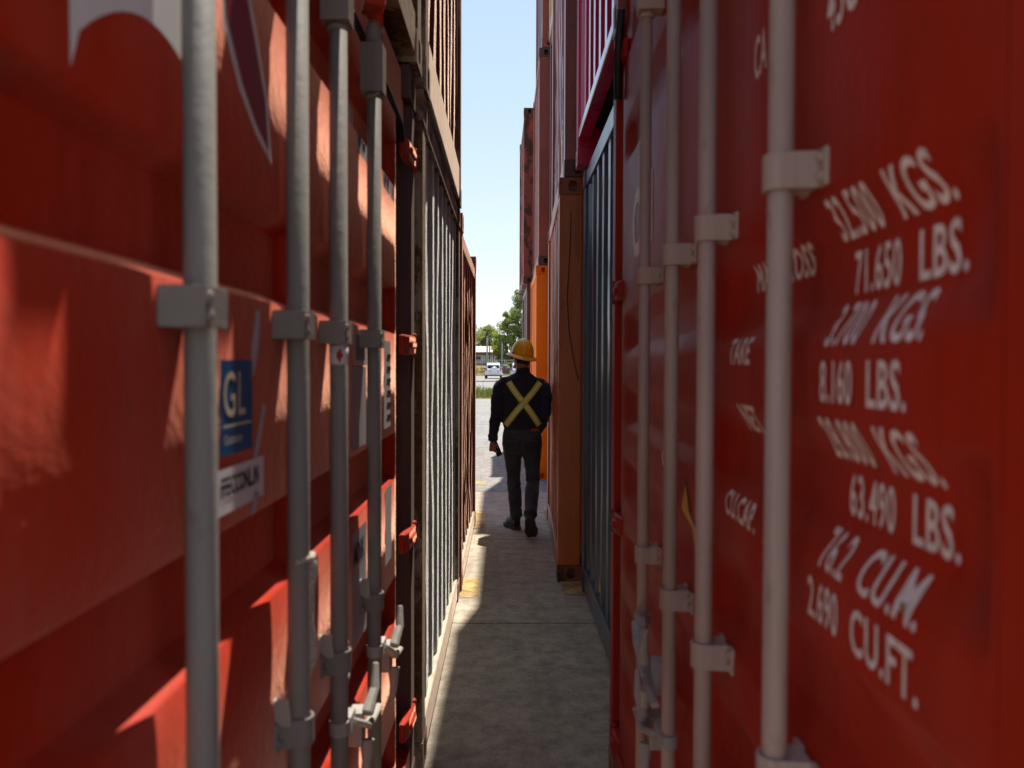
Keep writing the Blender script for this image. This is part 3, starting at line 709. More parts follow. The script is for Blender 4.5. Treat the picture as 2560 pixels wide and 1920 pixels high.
sheet('verge_soil', -200, 200, 36.6, 45.5, .004, SOIL)
KERB = simple('kerb_concrete', (.40, .385, .36), .85, var=.2, scale=2)
def kerb(y, h, w=.25, m=KERB):
    mb = MB(); mb.box(-120, 120, y, y + w, -.02, h); return tag(mb.build('kerb', m, bevel=.02), kind='structure')
kerb(45.6, .13, .3); kerb(71.5, .12, .5); kerb(106, .14, .3)
DRY = simple('dry_grass_bank', (.20, .145, .06), .95, var=.35, scale=1.2, bump=.6)
mb = MB(); nx = 60; prof = [(106.4, .02), (108, .25), (111, .75), (114, 1.15), (118, 1.3), (400, 1.5)]
for y, z in prof:
    for i in range(nx + 1):
        x = -150 + 300 * i / nx; mb.v.append((x, y, z + (.12 * noise.noise(Vector((x * .25, y * .3, 0))) if z > .1 else 0)))
for k in range(len(prof) - 1):
    for i in range(nx):
        a = k * (nx + 1) + i; mb.f.append([a, a + 1, a + nx + 2, a + nx + 1]); mb.m.append(0)
tag(mb.build('bank', DRY, smooth=True), kind='structure')

# ------------------------------------------------------------------ vegetation
def leaf_mat(name, a, b_, rough=.6):
    m, n, b = new_mat(name)
    g = nd(n, 'ShaderNodeNewGeometry'); tc = nd(n, 'ShaderNodeTexCoord').outputs['Object']
    f = noise_n(n, .8, 3, .5, tc)
    x = nd(n, 'ShaderNodeMath', operation='MULTIPLY_ADD'); n.links.new(g.outputs['Random Per Island'], x.inputs[0]); x.inputs[1].default_value = .5
    y = nd(n, 'ShaderNodeMath', operation='MULTIPLY'); n.links.new(f, y.inputs[0]); y.inputs[1].default_value = .6; n.links.new(y.outputs[0], x.inputs[2])
    col = ramp(n, x.outputs[0], .2, .85, a, b_)
    n.links.new(col, b.inputs['Base Color']); b.inputs['Roughness'].default_value = rough
    tr = n.nodes.new('ShaderNodeBsdfTranslucent'); n.links.new(mixc(n, 1.0, col, (1.3, 1.5, .6), 'MULTIPLY'), tr.inputs[0])
    mx = n.nodes.new('ShaderNodeMixShader'); mx.inputs[0].default_value = .45
    n.links.new(b.outputs[0], mx.inputs[1]); n.links.new(tr.outputs[0], mx.inputs[2]); n.links.new(mx.outputs[0], n.nodes['Material Output'].inputs[0])
    return m
LF = {'olive': leaf_mat('olive_green_leaves', (.15, .165, .075), (.40, .41, .21)), 'bright': leaf_mat('bright_green_leaves', (.11, .15, .04), (.40, .43, .13)),
      'deep': leaf_mat('deep_green_leaves', (.13, .16, .08), (.36, .40, .21)), 'weed': leaf_mat('weed_green_leaves', (.065, .075, .02), (.20, .20, .065)), 'yellow': leaf_mat('yellow_green_leaves', (.12, .14, .01), (.42, .40, .03))}
BARK = simple('grey_brown_bark', (.10, .075, .055), .9, var=.3, scale=4)
def leaves(mb, c, rad, n, ls, rnd, droop=.0):
    for _ in range(n):
        while True:
            p = Vector((rnd.uniform(-1, 1), rnd.uniform(-1, 1), rnd.uniform(-1, 1)))
            if .1 < p.length < 1: break
        p = p * (p.length ** -.35)
        q = Vector(c) + Vector((p.x * rad[0], p.y * rad[1], p.z * rad[2])); q.z -= droop * abs(p.x)
        a = Vector((rnd.gauss(0, 1), rnd.gauss(0, 1), rnd.gauss(0, .6))).normalized(); b = a.cross(Vector((rnd.gauss(0, 1), rnd.gauss(0, 1), rnd.gauss(0, 1)))).normalized()
        s = ls * rnd.uniform(.6, 1.4)
        mb.add([q - a * s, q - b * s * .38, q + a * s, q + b * s * .38], [(0, 1, 2, 3)])
def tree(label, x, y, zb, h, rx, seed, lm, dens=1.0, crown0=.25, ls=.16, cat='tree', group='trees behind the fence', clumps=26):
    rnd = random.Random(seed); root = empty('tree', (x, y, zb)); tag(root, label, cat, group)
    t = MB(); ht = h * .86
    pts = [(0, 0, -.1)]; px = py = 0
    for i in range(1, 7):
        px += rnd.uniform(-.03, .03) * h; py += rnd.uniform(-.03, .03) * h; pts.append((px, py, ht * i / 6))
    t.tube(pts, [h * .022 * (1 - i / 7.5) + .02 for i in range(7)], 8)
    cs = []
    for k in range(clumps):
        f = crown0 + (1 - crown0) * ((k + .5) / clumps) ** .9
        env = math.sin(math.pi * min(1, max(.08, (f - crown0 * .6) / (1.04 - crown0 * .6)))) ** .65
        a = rnd.uniform(0, 2 * math.pi); rr = rx * env * rnd.uniform(.25, 1.0)
        c = Vector((px * f + rr * math.cos(a), py * f + rr * math.sin(a), h * f * rnd.uniform(.94, 1.03)))
        i = min(5, int(max(.1, f - .18) / .9 * 6)); p0 = Vector(pts[i])
        t.tube([p0, (p0 + c) / 2 + Vector((0, 0, .06 * h * rnd.random())), c], [h * .007, h * .005, h * .002], 5)
        cs.append((c, env))
    t.build('trunk', BARK, root, smooth=True)
    l = MB()
    for c, e in cs:
        r = rx * rnd.uniform(.28, .50) * (.6 + .4 * e)
        leaves(l, c, (r, r, r * rnd.uniform(.6, .95)), int(150 * dens * rnd.uniform(.6, 1.3)), ls, rnd, droop=.15)
    l.build('crown', lm, root, recalc=False)
    return root
tree('tall loose-leaved tree rising beside the container stacks, right of the gap', 2.45, 128, 1.3, 11.6, 2.1, 3, LF['deep'], 1.5, .12, .17, clumps=44)
tree('bright green tree with a pointed top in the middle of the gap', .55, 126, 1.3, 8.0, 1.75, 8, LF['bright'], 1.7, .10, .15, clumps=40)
tree('rounded olive tree at the left of the gap, behind the long roof', -4.1, 165, 1.4, 7.6, 2.9, 15, LF['olive'], 1.6, .25, .2, clumps=40)
tree('small pale green tree standing before the white wall', -1.0, 127, 1.3, 4.9, 1.15, 21, LF['bright'], 1.2, .2, .13, clumps=22)
tree('spreading olive tree half hidden behind the left container row', -8.3, 160, 1.4, 8.8, 3.0, 27, LF['olive'], 1.4, .25, .2, clumps=36)
tree('dark bushy tree hidden behind the right container row', 6.5, 132, 1.3, 9.0, 2.8, 33, LF['deep'], 1.4, .2, .2, clumps=36)
tree('low yellow-green shrubby tree beside the grey pole', -1.75, 124, 1.3, 3.3, .75, 41, LF['yellow'], .9, .55, .11, clumps=9)
rnd = random.Random(5)
sh = empty('shrub', (.25, 111.5, .75)); tag(sh, 'broad-leaved green shrub behind the white car with the spare wheel', 'shrub')
l = MB()
for k in range(9): leaves(l, (rnd.uniform(-.75, .75), rnd.uniform(-.4, .4), rnd.uniform(.35, .95)), (.38, .38, .3), 70, .13, rnd)
l.build('foliage', LF['weed'], sh, recalc=False)
t = MB()
for k in range(7): t.tube([(0, 0, -.1), (rnd.uniform(-.6, .6), rnd.uniform(-.3, .3), .8)], [.03, .012], 6)
t.build('stem', BARK, sh)
# weeds on the verge
w = MB()
for k in range(4200):
    x = rnd.uniform(-4.5, 4.5) if k % 3 else rnd.uniform(-14, 14); y = rnd.uniform(37, 44.5); h = .16 + .42 * max(0, noise.noise(Vector((x * .6, y * .5, 4))) + .35) * rnd.random()
    if rnd.random() < .02: h *= 2.0
    a = rnd.uniform(0, math.pi); dx, dy = math.cos(a) * .03, math.sin(a) * .03; lx, ly = rnd.uniform(-.12, .12), rnd.uniform(-.12, .12)
    w.add([(x - dx, y - dy, 0), (x + dx, y + dy, 0), (x + dx * .7 + lx * .5, y + dy * .7 + ly * .5, h * .6), (x + lx, y + ly, h), (x - dx * .7 + lx * .5, y - dy * .7 + ly * .5, h * .6)], [(0, 1, 2, 3, 4)])
tag(w.build('verge_weeds', LF['weed'], recalc=False), 'green weeds and grass growing along the road verge', 'weeds', kind='stuff')
DG = leaf_mat('dry_grass_blades', (.16, .11, .035), (.36, .27, .10))
w = MB()
for k in range(2600):
    x = rnd.uniform(-9, 9); y = rnd.uniform(106.6, 113); z = .02 + (y - 106.4) * .16; h = rnd.uniform(.15, .4); a = rnd.uniform(0, math.pi); dx, dy = math.cos(a) * .05, math.sin(a) * .05
    w.add([(x - dx, y - dy, z - .05), (x + dx, y + dy, z - .05), (x + rnd.uniform(-.1, .1), y + rnd.uniform(-.1, .1), z + h)], [(0, 1, 2)])
tag(w.build('bank_grass', DG, recalc=False), 'dry straw-coloured grass on the bank behind the parked cars', 'grass', kind='stuff')

# ------------------------------------------------------------------ far things: building, fence, poles, mound, cars
WALL = simple('white_render', (.62, .60, .57), .85, var=.08, scale=1.5)
ROOF = simple('cream_sheet_roof', (.62, .54, .42), .7, var=.08, scale=2)
GLASS = simple('dark_window_glass', (.02, .025, .03), .12, var=.1)
EAVE = simple('dark_eave', (.05, .05, .055), .7)
bl = empty('building', (-7.5, 142, 1.35)); tag(bl, 'long low white building with a cream roof beyond the fence', 'building')
def part(name, m, par, *bs, bev=0):
    mb = MB()
    for b in bs: mb.box(*b)
    return mb.build(name, m, par, bevel=bev)
part('wall', WALL, bl, (-9, 9.6, 0, 8, -.3, 2.1))
mb = MB(); mb.rings([[(x, -.7, 2.25), (x, 4, 3.35), (x, 8.7, 2.25), (x, 8.7, 2.15), (x, -.7, 2.15)] for x in (-9.6, 10.2)]); mb.build('roof', ROOF, bl)
part('fascia', EAVE, bl, (-9.6, 10.2, -.76, -.705, 1.86, 2.26))
for x in (-6.6, -2.2, 2.75, 8.3):
    f = part('window', EAVE, bl, (x - .42, x + .42, -.05, .02, .75, 1.5))
    part('pane', GLASS, f, (x - .36, x + .36, -.07, -.045, .81, 1.44))
for x in (1.1, 6.7): part('door', EAVE, bl, (x - .45, x + .45, -.04, .02, -.25, 1.6))
FEN = simple('dark_fence_steel', (.05, .05, .055), .6); FENW = simple('pale_fence_rail', (.55, .54, .52), .6); STEEL = simple('galvanised_pole', (.26, .28, .30), .5)
fe = empty('fence', (0, 120, 1.25)); tag(fe, 'dark steel bar fence on a low stone wall in front of the white building', 'fence')
mb = MB()
for i in range(140):
    x = -21 + i * .3; mb.box(x, x + .055, 0, .035, .1, 1.85)
mb.build('bar_panel', FEN, fe)
part('rail', FENW, fe, (-21, 21, -.05, 0, .84, .92)); part('rail', FEN, fe, (-21, 21, -.04, -.001, 1.6, 1.66))
for i in range(15): part('post', FEN, fe, (-21.05 + i * 3, -20.95 + i * 3, -.06, .06, -.3, 2.1))
part('base_wall', simple('rough_stone', (.26, .22, .18), .9, var=.35, scale=1.5), fe, (-21, 21, .06, .3, -.5, .35))
def pole(label, x, y, h, r, m=STEEL, arm=False):
    root = empty('utility_pole', (x, y, 1.2)); tag(root, label, 'pole', 'poles along the fence')
    mb = MB(); mb.tube([(0, 0, -.3), (0, 0, h * .5), (0, 0, h)], [r, r * .9, r * .75], 12); mb.build('shaft', m, root, smooth=True)
    mb = MB(); mb.tube([(0, 0, h - .08), (0, 0, h + .04)], r * 1.05, 12)
    if arm: mb.box(-.5, .5, -.04, .04, h - .3, h - .2)
    mb.build('pole_cap', m, root)
pole('tall grey steel pole before the white building, left of the bright tree', -2.67, 118, 4.35, .14)
pole('shorter dark pole just right of the tall grey one', -2.38, 121.5, 2.9, .11, FEN)
pole('grey pole against the bright green tree', -.53, 118.4, 3.5, .11)
pole('tall wooden pole hidden behind the left row, carrying the cable', -9.0, 125, 6.2, .13, BARK, True)
pole('tall wooden pole behind the right row, carrying the cable', 9.0, 125, 6.2, .13, BARK, True)
mb = MB(); mb.tube([(-9 + 18 * i / 24, 125, 7.3 - .35 * (1 - (i / 12 - 1) ** 2)) for i in range(25)], .018, 5); tag(mb.build('overhead_cable', FEN), 'thin overhead cable strung above the far trees', 'cable')
mb = MB(); rk = random.Random(3)
mb.ell((0, 0, .42), (.62, .7, .78), nu=22, nv=16)
for i, v in enumerate(mb.v):
    d = noise.noise(Vector(v) * 2.3) * .16 + noise.noise(Vector(v) * 6) * .06; q = Vector(v) + Vector(v).normalized() * d; mb.v[i] = (q.x, q.y, max(-.2, q.z))
bo = mb.build('boulder', simple('dark_grey_stone', (.11, .10, .09), .95, var=.45, scale=3, bump=.6), loc=(.02, 108.6, .3), smooth=True); tag(bo, 'dark grey mound of stone between the two white cars', 'boulder')
mb = MB(); mb.tube([(-1.2, 0, .12), (-.3, .1, .32), (.6, 0, .5), (1.1, .1, .62)], [.10, .09, .07, .04], 8); mb.tube([(-.2, .1, .32), (.1, -.2, .55)], [.05, .02], 6)
tag(mb.build('fallen_log', BARK, loc=(-2.5, 109.5, .3), smooth=True), 'dark fallen log lying on the dry grass bank left of the car', 'log')

CARW = simple('white_car_paint', (.72, .73, .74), .22, var=.02); CARB = simple('pale_blue_car_paint', (.52, .58, .64), .22, var=.02); TRIM = simple('grey_plastic_trim', (.05, .05, .055), .55)
TYRE = simple('tyre_rubber', (.015, .015, .015), .8); RIM = simple('alloy_rim', (.4, .4, .4), .35, 0.6); LENS = simple('red_lamp_lens', (.45, .02, .015), .25); PLATE = simple('number_plate', (.6, .58, .5), .5)
CHROME = simple('bright_roof_bar', (.6, .6, .6), .3, .7)
def car(label, x, y, paintm):
    root = empty('parked_car', (x, y, 0)); tag(root, label, 'car', 'cars parked along the far kerb')
    # local: rear faces -y, length 4.4
    sec = [(-.0, .80, .42, .98), (.06, .86, .36, 1.05), (.5, .90, .30, 1.08), (1.6, .915, .28, 1.05), (2.8, .91, .28, 1.0), (3.4, .88, .30, .95), (4.1, .82, .34, .86), (4.3, .72, .42, .74)]
    def ring(y, hw, z0, z1):
        return [(-hw * .9, y, z0), (-hw, y, z0 + .12), (-hw * 1.0, y, (z0 + z1) / 2), (-hw * .97, y, z1 - .06), (-hw * .9, y, z1), (hw * .9, y, z1), (hw * .97, y, z1 - .06), (hw, y, (z0 + z1) / 2), (hw, y, z0 + .12), (hw * .9, y, z0)]
    mb = MB(); mb.rings([ring(*s) for s in sec]); body = mb.build('body', paintm, root, smooth=False, bevel=.03)
    g = MB(); top = [(.12, .80, 1.02), (.30, .70, 1.48), (.48, .665, 1.61), (1.2, .67, 1.66), (2.0, .66, 1.62), (2.45, .64, 1.50), (3.25, .78, .98)]
    g.rings([[(-.83, a, .98), (-hw - .02, a, min(z, 1.1)), (-hw, a, z - .02), (-hw * .9, a, z), (hw * .9, a, z), (hw, a, z - .02), (hw + .02, a, min(z, 1.1)), (.83, a, .98)] for a, hw, z in top]); g.build('cabin', paintm, root, bevel=.02)
    rw = MB(); rw.add([(-.63, .118, 1.10), (.63, .118, 1.10), (.56, .272, 1.44), (-.56, .272, 1.44), (-.63, .16, 1.10), (.63, .16, 1.10), (.56, .31, 1.44), (-.56, .31, 1.44)], [(0, 1, 2, 3), (4, 5, 6, 7), (0, 1, 5, 4), (1, 2, 6, 5), (2, 3, 7, 6), (3, 0, 4, 7)]); rw.build('rear_window', GLASS, root)
    for s in (-1, 1):
        for a, b in ((.55, 1.25), (1.33, 2.3)):
            q = MB(); q.add([(s * .80, a, 1.10), (s * .80, b, 1.10), (s * .705, b - .1, 1.50), (s * .705, a + .1, 1.50), (s * .76, a, 1.10), (s * .76, b, 1.10), (s * .66, b - .1, 1.50), (s * .66, a + .1, 1.50)], [(0, 1, 2, 3), (4, 5, 6, 7), (0, 1, 5, 4), (1, 2, 6, 5), (2, 3, 7, 6), (3, 0, 4, 7)]); q.build('side_window', GLASS, root)
        tl = MB(); tl.obox((s * .76, .015, 1.0), (.17, .09, .30), (0, 0, s * .2)); tl.build('tail_light', LENS, root, bevel=.03)
        rl = MB(); rl.tube([(s * .6, .45, 1.62), (s * .6, .55, 1.72), (s * .6, 1.9, 1.73), (s * .6, 2.0, 1.63)], .022, 8); rl.build('roof_rail', CHROME, root)
        mi = MB(); mi.ell((s * 1.0, 2.35, 1.08), (.12, .09, .09)); mi.tube([(s * .86, 2.4, 1.02), (s * .95, 2.36, 1.06)], .03, 6); mi.build('mirror', TRIM, root, smooth=True)
        hl = MB(); hl.obox((s * .62, 4.24, .68), (.30, .1, .16), (0, 0, 0)); hl.build('headlight', CHROME, root, bevel=.03)
        for yy in (.85, 3.45):
            wh = empty_part('wheel', root, (s * .80, yy, .34)); 
            t_ = MB(); t_.tube([(-.11, 0, 0), (-.09, 0, 0), (.09, 0, 0), (.11, 0, 0)], [.30, .34, .34, .30], 24); ty = t_.build('tyre', TYRE, wh, smooth=False)
            r_ = MB(); r_.tube([(-.12, 0, 0), (.12, 0, 0)], .2, 16); r_.build('rim', RIM, wh)
    for yy in (.75, 1.7):
        cb = MB(); cb.box(-.68, .68, yy, yy + .07, 1.735, 1.77); cb.build('roof_bar', CHROME, root, bevel=.01)
    sw = MB(); sw.tube([(.10, -.03, .90), (.10, -.16, .90), (.10, -.20, .90)], [.38, .38, .34], 32); sw.build('spare_wheel', paintm, root, bevel=.02)
    sg2 = MB(); sg2.tube([(.10, .03, .90), (.10, -.035, .90)], [.40, .40], 32); sg2.build('spare_gap_ring', TRIM, root)  # dark disc drawn as the shaded gap round the spare wheel
    bu = MB(); bu.box(-.86, .86, -.10, .06, .42, .66); bu.build('bumper', paintm, root, bevel=.05)
    bt = MB(); bt.box(-.80, .80, -.06, .05, .30, .42); bt.build('bumper_trim', TRIM, root, bevel=.02)
    pl = MB(); pl.box(-.50, -.18, -.035, -.018, .80, .93); pl.build('number_plate', PLATE, root)
    return root
def empty_part(name, par, loc):
    # a wheel is a real mesh part (its hub) that carries tyre and rim
    mb = MB(); mb.tube([(-.05, 0, 0), (.05, 0, 0)], .06, 10); o = mb.build(name, TRIM, par); o.location = loc; return o
car('white car with a round spare wheel cover, fully seen in the gap', -1.30, 86.5, CARW)
car('pale bluish car half hidden behind the worker\'s neck', 1.42, 88, CARB)

# ------------------------------------------------------------------ the worker
PX, PY = .155, 7.65
SKIN = simple('tanned_skin', (.33, .15, .085), .5, var=.12, scale=12)
HAIR = simple('black_hair', (.012, .010, .009), .5)
def cloth(name, col, rough, wv=.2, sc=400):
    m, n, b = new_mat(name); tc = nd(n, 'ShaderNodeTexCoord').outputs['Object']
    f = noise_n(n, 5, 6, .65, tc); f2 = noise_n(n, sc, 2, .5, tc); f3 = noise_n(n, 16, 6, .6, tc, (1, 1, .6))
    c = ramp(n, f, .3, .7, tuple(x * (1 - wv) for x in col), tuple(x * (1 + wv) for x in col))
    n.links.new(c, b.inputs['Base Color']); b.inputs['Roughness'].default_value = rough; b.inputs['Specular IOR Level'].default_value = .25
    b.inputs['Sheen Weight'].default_value = .15
    bp = nd(n, 'ShaderNodeBump'); bp.inputs['Strength'].default_value = .5; bp.inputs['Distance'].default_value = .012
    h = nd(n, 'ShaderNodeMath', operation='MULTIPLY_ADD'); n.links.new(f2, h.inputs[0]); h.inputs[1].default_value = .12; n.links.new(f3, h.inputs[2])
    n.links.new(h.outputs[0], bp.inputs['Height']); n.links.new(bp.outputs[0], b.inputs['Normal']); return m
SHIRT = cloth('navy_work_shirt', (.020, .021, .042), .85); DENIM = cloth('dark_denim', (.040, .050, .064), .85, .5); BOOT = cloth('dark_boot_leather', (.022, .019, .017), .6, .3)
SOLE = simple('worn_boot_sole', (.06, .046, .035), .85, var=.35, scale=40, bump=.6)
LIME = simple('lime_tape', (.48, .78, .0), .6, var=.12, scale=30); SILV = simple('reflective_tape', (.95, .72, .50), .45, var=.1, scale=30)
YEL = simple('yellow_hard_hat', (.92, .48, .008), .28, var=.05, scale=5); LEATH = simple('tan_leather_patch', (.36, .11, .03), .6, var=.2, scale=30); STITCH = simple('ochre_stitching', (.13, .085, .045), .8)
PHONE = simple('black_phone', (.008, .008, .009), .2); CUFF = cloth('navy_cuff', (.018, .016, .026), .85)
person = None
def ring_e(cx, cy, z, a, b, n=28, p=2.3, tilt=0):
    out = []
    for j in range(n):
        t = 2 * math.pi * j / n; c, s_ = math.cos(t), math.sin(t)
        k = (abs(c) ** p + abs(s_) ** p) ** (-1 / p); out.append((cx + a * k * c, cy + b * k * s_, z + tilt * k * s_ * b))
    return out
def skin_obj(name, mb, voxel, mat, parent, smooth_it=4, fold=None):
    o = mb.build(name, mat, None, recalc=True)
    r = o.modifiers.new('r', 'REMESH'); r.mode = 'VOXEL'; r.voxel_size = voxel
    s_ = o.modifiers.new('s', 'SMOOTH'); s_.iterations = smooth_it; s_.factor = .5
    n = to_mesh(o, name, mat, parent)
    if fold:
        nrm = [v.normal.copy() for v in n.data.vertices]
        for v, q in zip(n.data.vertices, nrm): v.co = v.co + q * fold(v.co)
        n.data.update()
    return n
# joints (local x right, y ahead, z up)
LH, LK, LA = Vector((-.092, .0, .90)), Vector((-.078, .075, .50)), Vector((-.048, .115, .105))
RH, RK, RA = Vector((.092, .0, .90)), Vector((.101, .015, .49)), Vector((.072, -.345, .205))
LS, LE, LW = Vector((-.190, .005, 1.405)), Vector((-.235, -.035, 1.105)), Vector((-.272, .045, .875))
RS, RE, RW = Vector((.190, .005, 1.395)), Vector((.212, -.045, 1.115)), Vector((.150, .13, .93))
HC = Vector((-.002, .035, 1.625))
YAW = R(32)
hm = Matrix.Rotation(YAW, 3, 'Z')
b = MB()
b.rings([ring_e(.0, .0, z, a, d) for z, a, d in ((.80, .10, .08), (.90, .15, .10), (1.0, .15, .10), (1.15, .155, .10), (1.3, .165, .10), (1.40, .15, .085), (1.46, .09, .07), (1.48, .06, .06))])
b.tube([(.0, .0, 1.44), (.003, .008, 1.50), (0, .02, 1.57)], [.066, .060, .060], 16)
b.ell(HC, (.074, .095, .108), hm, 20, 14); b.ell(HC + hm @ Vector((0, .05, -.065)), (.052, .052, .052), hm)   # skull, jaw
b.tube([HC + hm @ Vector((0, .088, .012)), HC + hm @ Vector((0, .112, -.022)), HC + hm @ Vector((0, .094, -.034))], [.011, .015, .010], 10)   # nose
for s in (-1, 1):
    b.ell(HC + hm @ Vector((s * .076, -.005, -.008)), (.010, .020, .032), hm)                # ears
    b.ell(HC + hm @ Vector((s * .030, .080, .016)), (.016, .014, .012), hm)                  # eyes
b.ell(HC + hm @ Vector((0, .090, -.058)), (.024, .010, .009), hm)                            # mouth
b.tube([LS, LE, LW], [.048, .040, .029], 14); b.tube([RS, RE, RW], [.048, .040, .029], 14)
b.tube([LH, LK, LA], [.070, .040, .034], 14); b.tube([RH, RK, RA], [.070, .040, .034], 14)
b.tube([LA + Vector((0, -.03, -.03)), LA + Vector((-.05, .10, -.055)), LA + Vector((-.075, .16, -.075))], [.035, .035, .025], 12)
b.tube([RA + Vector((0, -.02, .0)), RA + Vector((.01, .05, -.12)), RA + Vector((.015, .09, -.17))], [.035, .035, .025], 12)
# left hand round the phone: palm, four bent fingers, thumb
def hand(b, wr, ax, side, back, curl, grip):
    ax, side, back = ax.normalized(), side.normalized(), back.normalized()
    P = lambda a, s, k: wr + ax * a + side * s + back * k
    b.tube([P(-.01, 0, 0), P(.03, 0, 0), P(.07, 0, .0), P(.09, 0, -.002)], [(.026, .019), (.037, .017), (.042, .016), (.040, .013)], 14)
    for i, (s, ln) in enumerate(((.031, .070), (.010, .080), (-.011, .075), (-.031, .058))):
        a0 = .085 - .004 * abs(i - 1); c = curl[i]; p = P(a0, s, 0); pts = [p]; ang = .25
        for q, f in enumerate((.42, .33, .25)):
            ang += c * (.8 if q == 0 else 1.0); p = p + (ax * math.cos(ang) - back * math.sin(ang)) * ln * f; pts.append(p)
        b.tube(pts, [.0098, .0092, .0082, .0065], 10); b.ell(pts[-1], (.0068,) * 3, nu=8, nv=6)
    t = [P(.02, .030, -.006), P(.045, .046, -.018), P(.068, .046, -.034), P(.088, .036, -.044)]
    b.tube(t, [.014, .0125, .0108, .0075], 10); b.ell(t[-1], (.0078,) * 3, nu=8, nv=6)
hand(b, LW + Vector((.002, .0, -.035)), Vector((.02, .02, -1)), Vector((.55, -.80, 0)), Vector((-.80, -.55, 0)), (.75, .85, .9, .95), 0)
hand(b, RW, Vector((-.45, .45, -.8)), Vector((-.5, -.7, 0)), Vector((.7, -.3, 0)), (.4, .4, .45, .5), 0)
body = skin_obj('person', b, .0055, SKIN, None, 3)
body.location = (PX, PY, 0)
tag(body, 'worker walking away in yellow hard hat, dark shirt with lime X and jeans, holding phone', 'person')
person = body
# hair below the helmet
h = MB(); h.ell(HC + hm @ Vector((0, -.012, .012)), (.0795, .093, .102), hm, 24, 16)
for i, v in enumerate(h.v):
    q = hm.inverted() @ (Vector(v) - HC)
    if q.y > .03 and q.z < .045: q.y = .03
    if q.z < -.062: q.z = -.062
    h.v[i] = tuple(HC + hm @ q)
h.build('hair', HAIR, person, smooth=True)
# glasses
g = MB()
for s in (-1, 1):
    g.tube([HC + hm @ Vector((s * .080, -.01, .016)), HC + hm @ Vector((s * .078, .05, .018)), HC + hm @ Vector((s * .064, .096, .016))], .004, 8)
    g.ell(HC + hm @ Vector((s * .034, .102, .012)), (.028, .006, .019), hm)
g.build('glasses', PHONE, person)
# shirt
s = MB()
s.rings([ring_e(.0, cy, z, a, d, 32, 2.4) for z, a, d, cy in ((.955, .165, .112, .005), (.985, .176, .122, .0), (1.04, .188, .128, -.004), (1.12, .186, .126, -.006), (1.22, .186, .126, -.008), (1.32, .192, .124, -.006), (1.385, .188, .112, .0), (1.43, .155, .095, .004), (1.465, .11, .08, .006), (1.49, .07, .064, .008))])
s.tube([(.004, .004, 1.45), (.004, .010, 1.50), (.002, .018, 1.520)], [.078, .069, .066], 20)
s.tube([LS + Vector((.085, 0, -.005)), LS + Vector((.028, 0, -.012)), LS + Vector((-.008, 0, -.045)), (LS + LE) / 2 + Vector((-.012, -.004, 0)), LE, (LE + LW) / 2 + Vector((-.006, -.004, 0)), LW], [.060, .064, .070, .069, .060, .050, .042], 18)
s.tube([LW + Vector((.003, -.004, .034)), LW + Vector((.0, -.002, .028)), LW + Vector((-.002, .002, -.020)), LW + Vector((-.002, .004, -.026))], [.044, .049, .049, .045], 18)
s.tube([RS + Vector((-.085, 0, -.005)), RS + Vector((-.028, 0, -.012)), RS + Vector((.008, 0, -.045)), (RS + RE) / 2 + Vector((.012, -.004, 0)), RE, (RE + RW) / 2 + Vector((.008, 0, 0)), RW], [.060, .064, .070, .069, .060, .050, .042], 18)
def shirt_fold(p):
    a = noise.noise(Vector((p.x * 14, p.y * 10, p.z * 9 + 3))) * .006
    arm = 1 if abs(p.x) > .195 else 0
    a += noise.noise(Vector((p.x * 9 + 5, p.y * 9, p.z * (38 if arm else 18) + p.x * 12))) * (.0055 if arm else .0035)
    if p.z < 1.06: a += .006 * noise.noise(Vector((p.x * 16, 2, p.z * 22 + p.x * 14)))
    return a
shirt = skin_obj('shirt', s, .008, SHIRT, person, 5, shirt_fold)
# jeans
j = MB()
j.rings([ring_e(0, cy, z, a, d, 32, 2.4) for z, a, d, cy in ((.985, .166, .112, .0), (.94, .176, .118, -.006), (.88, .184, .128, -.012), (.82, .183, .130, -.014), (.76, .172, .115, -.008), (.735, .15, .09, 0))])
def leg(H, K, A, rk, ra, calf=.02):
    d1 = H + Vector((0, -.008, -.06)); mid = (H + K) / 2
    sh = (K + A) / 2 + Vector((0, -calf, .02))
    j.tube([d1, mid, K + Vector((0, 0, .05)), K + Vector((0, 0, -.04)), sh, A + (K - A).normalized() * .10, A + (K - A).normalized() * .015], [(.098, .105), (.083, .088), (.068, .072), (.066, .069), (.064, .070), (.059, .064), (.062, .068)], 20)
leg(LH, LK, LA, .07, .06); leg(RH, RK, RA, .07, .06)
def jean_fold(p):
    k = noise.noise(Vector((p.x * 10, p.y * 10, p.z * 12 + 9))) * .005
    near_knee = math.exp(-((p.z - .47) / .11) ** 2) + .8 * math.exp(-((p.z - .19) / .09) ** 2)
    k += near_knee * .0085 * noise.noise(Vector((p.x * 8, p.y * 8, p.z * 46 + p.x * 8)))
    k += .004 * noise.noise(Vector((p.x * 12, 1, p.z * 26 + abs(p.x) * 30))) * math.exp(-((p.z - .73) / .1) ** 2)
    return k
jeans = skin_obj('jeans', j, .008, DENIM, person, 4, jean_fold)
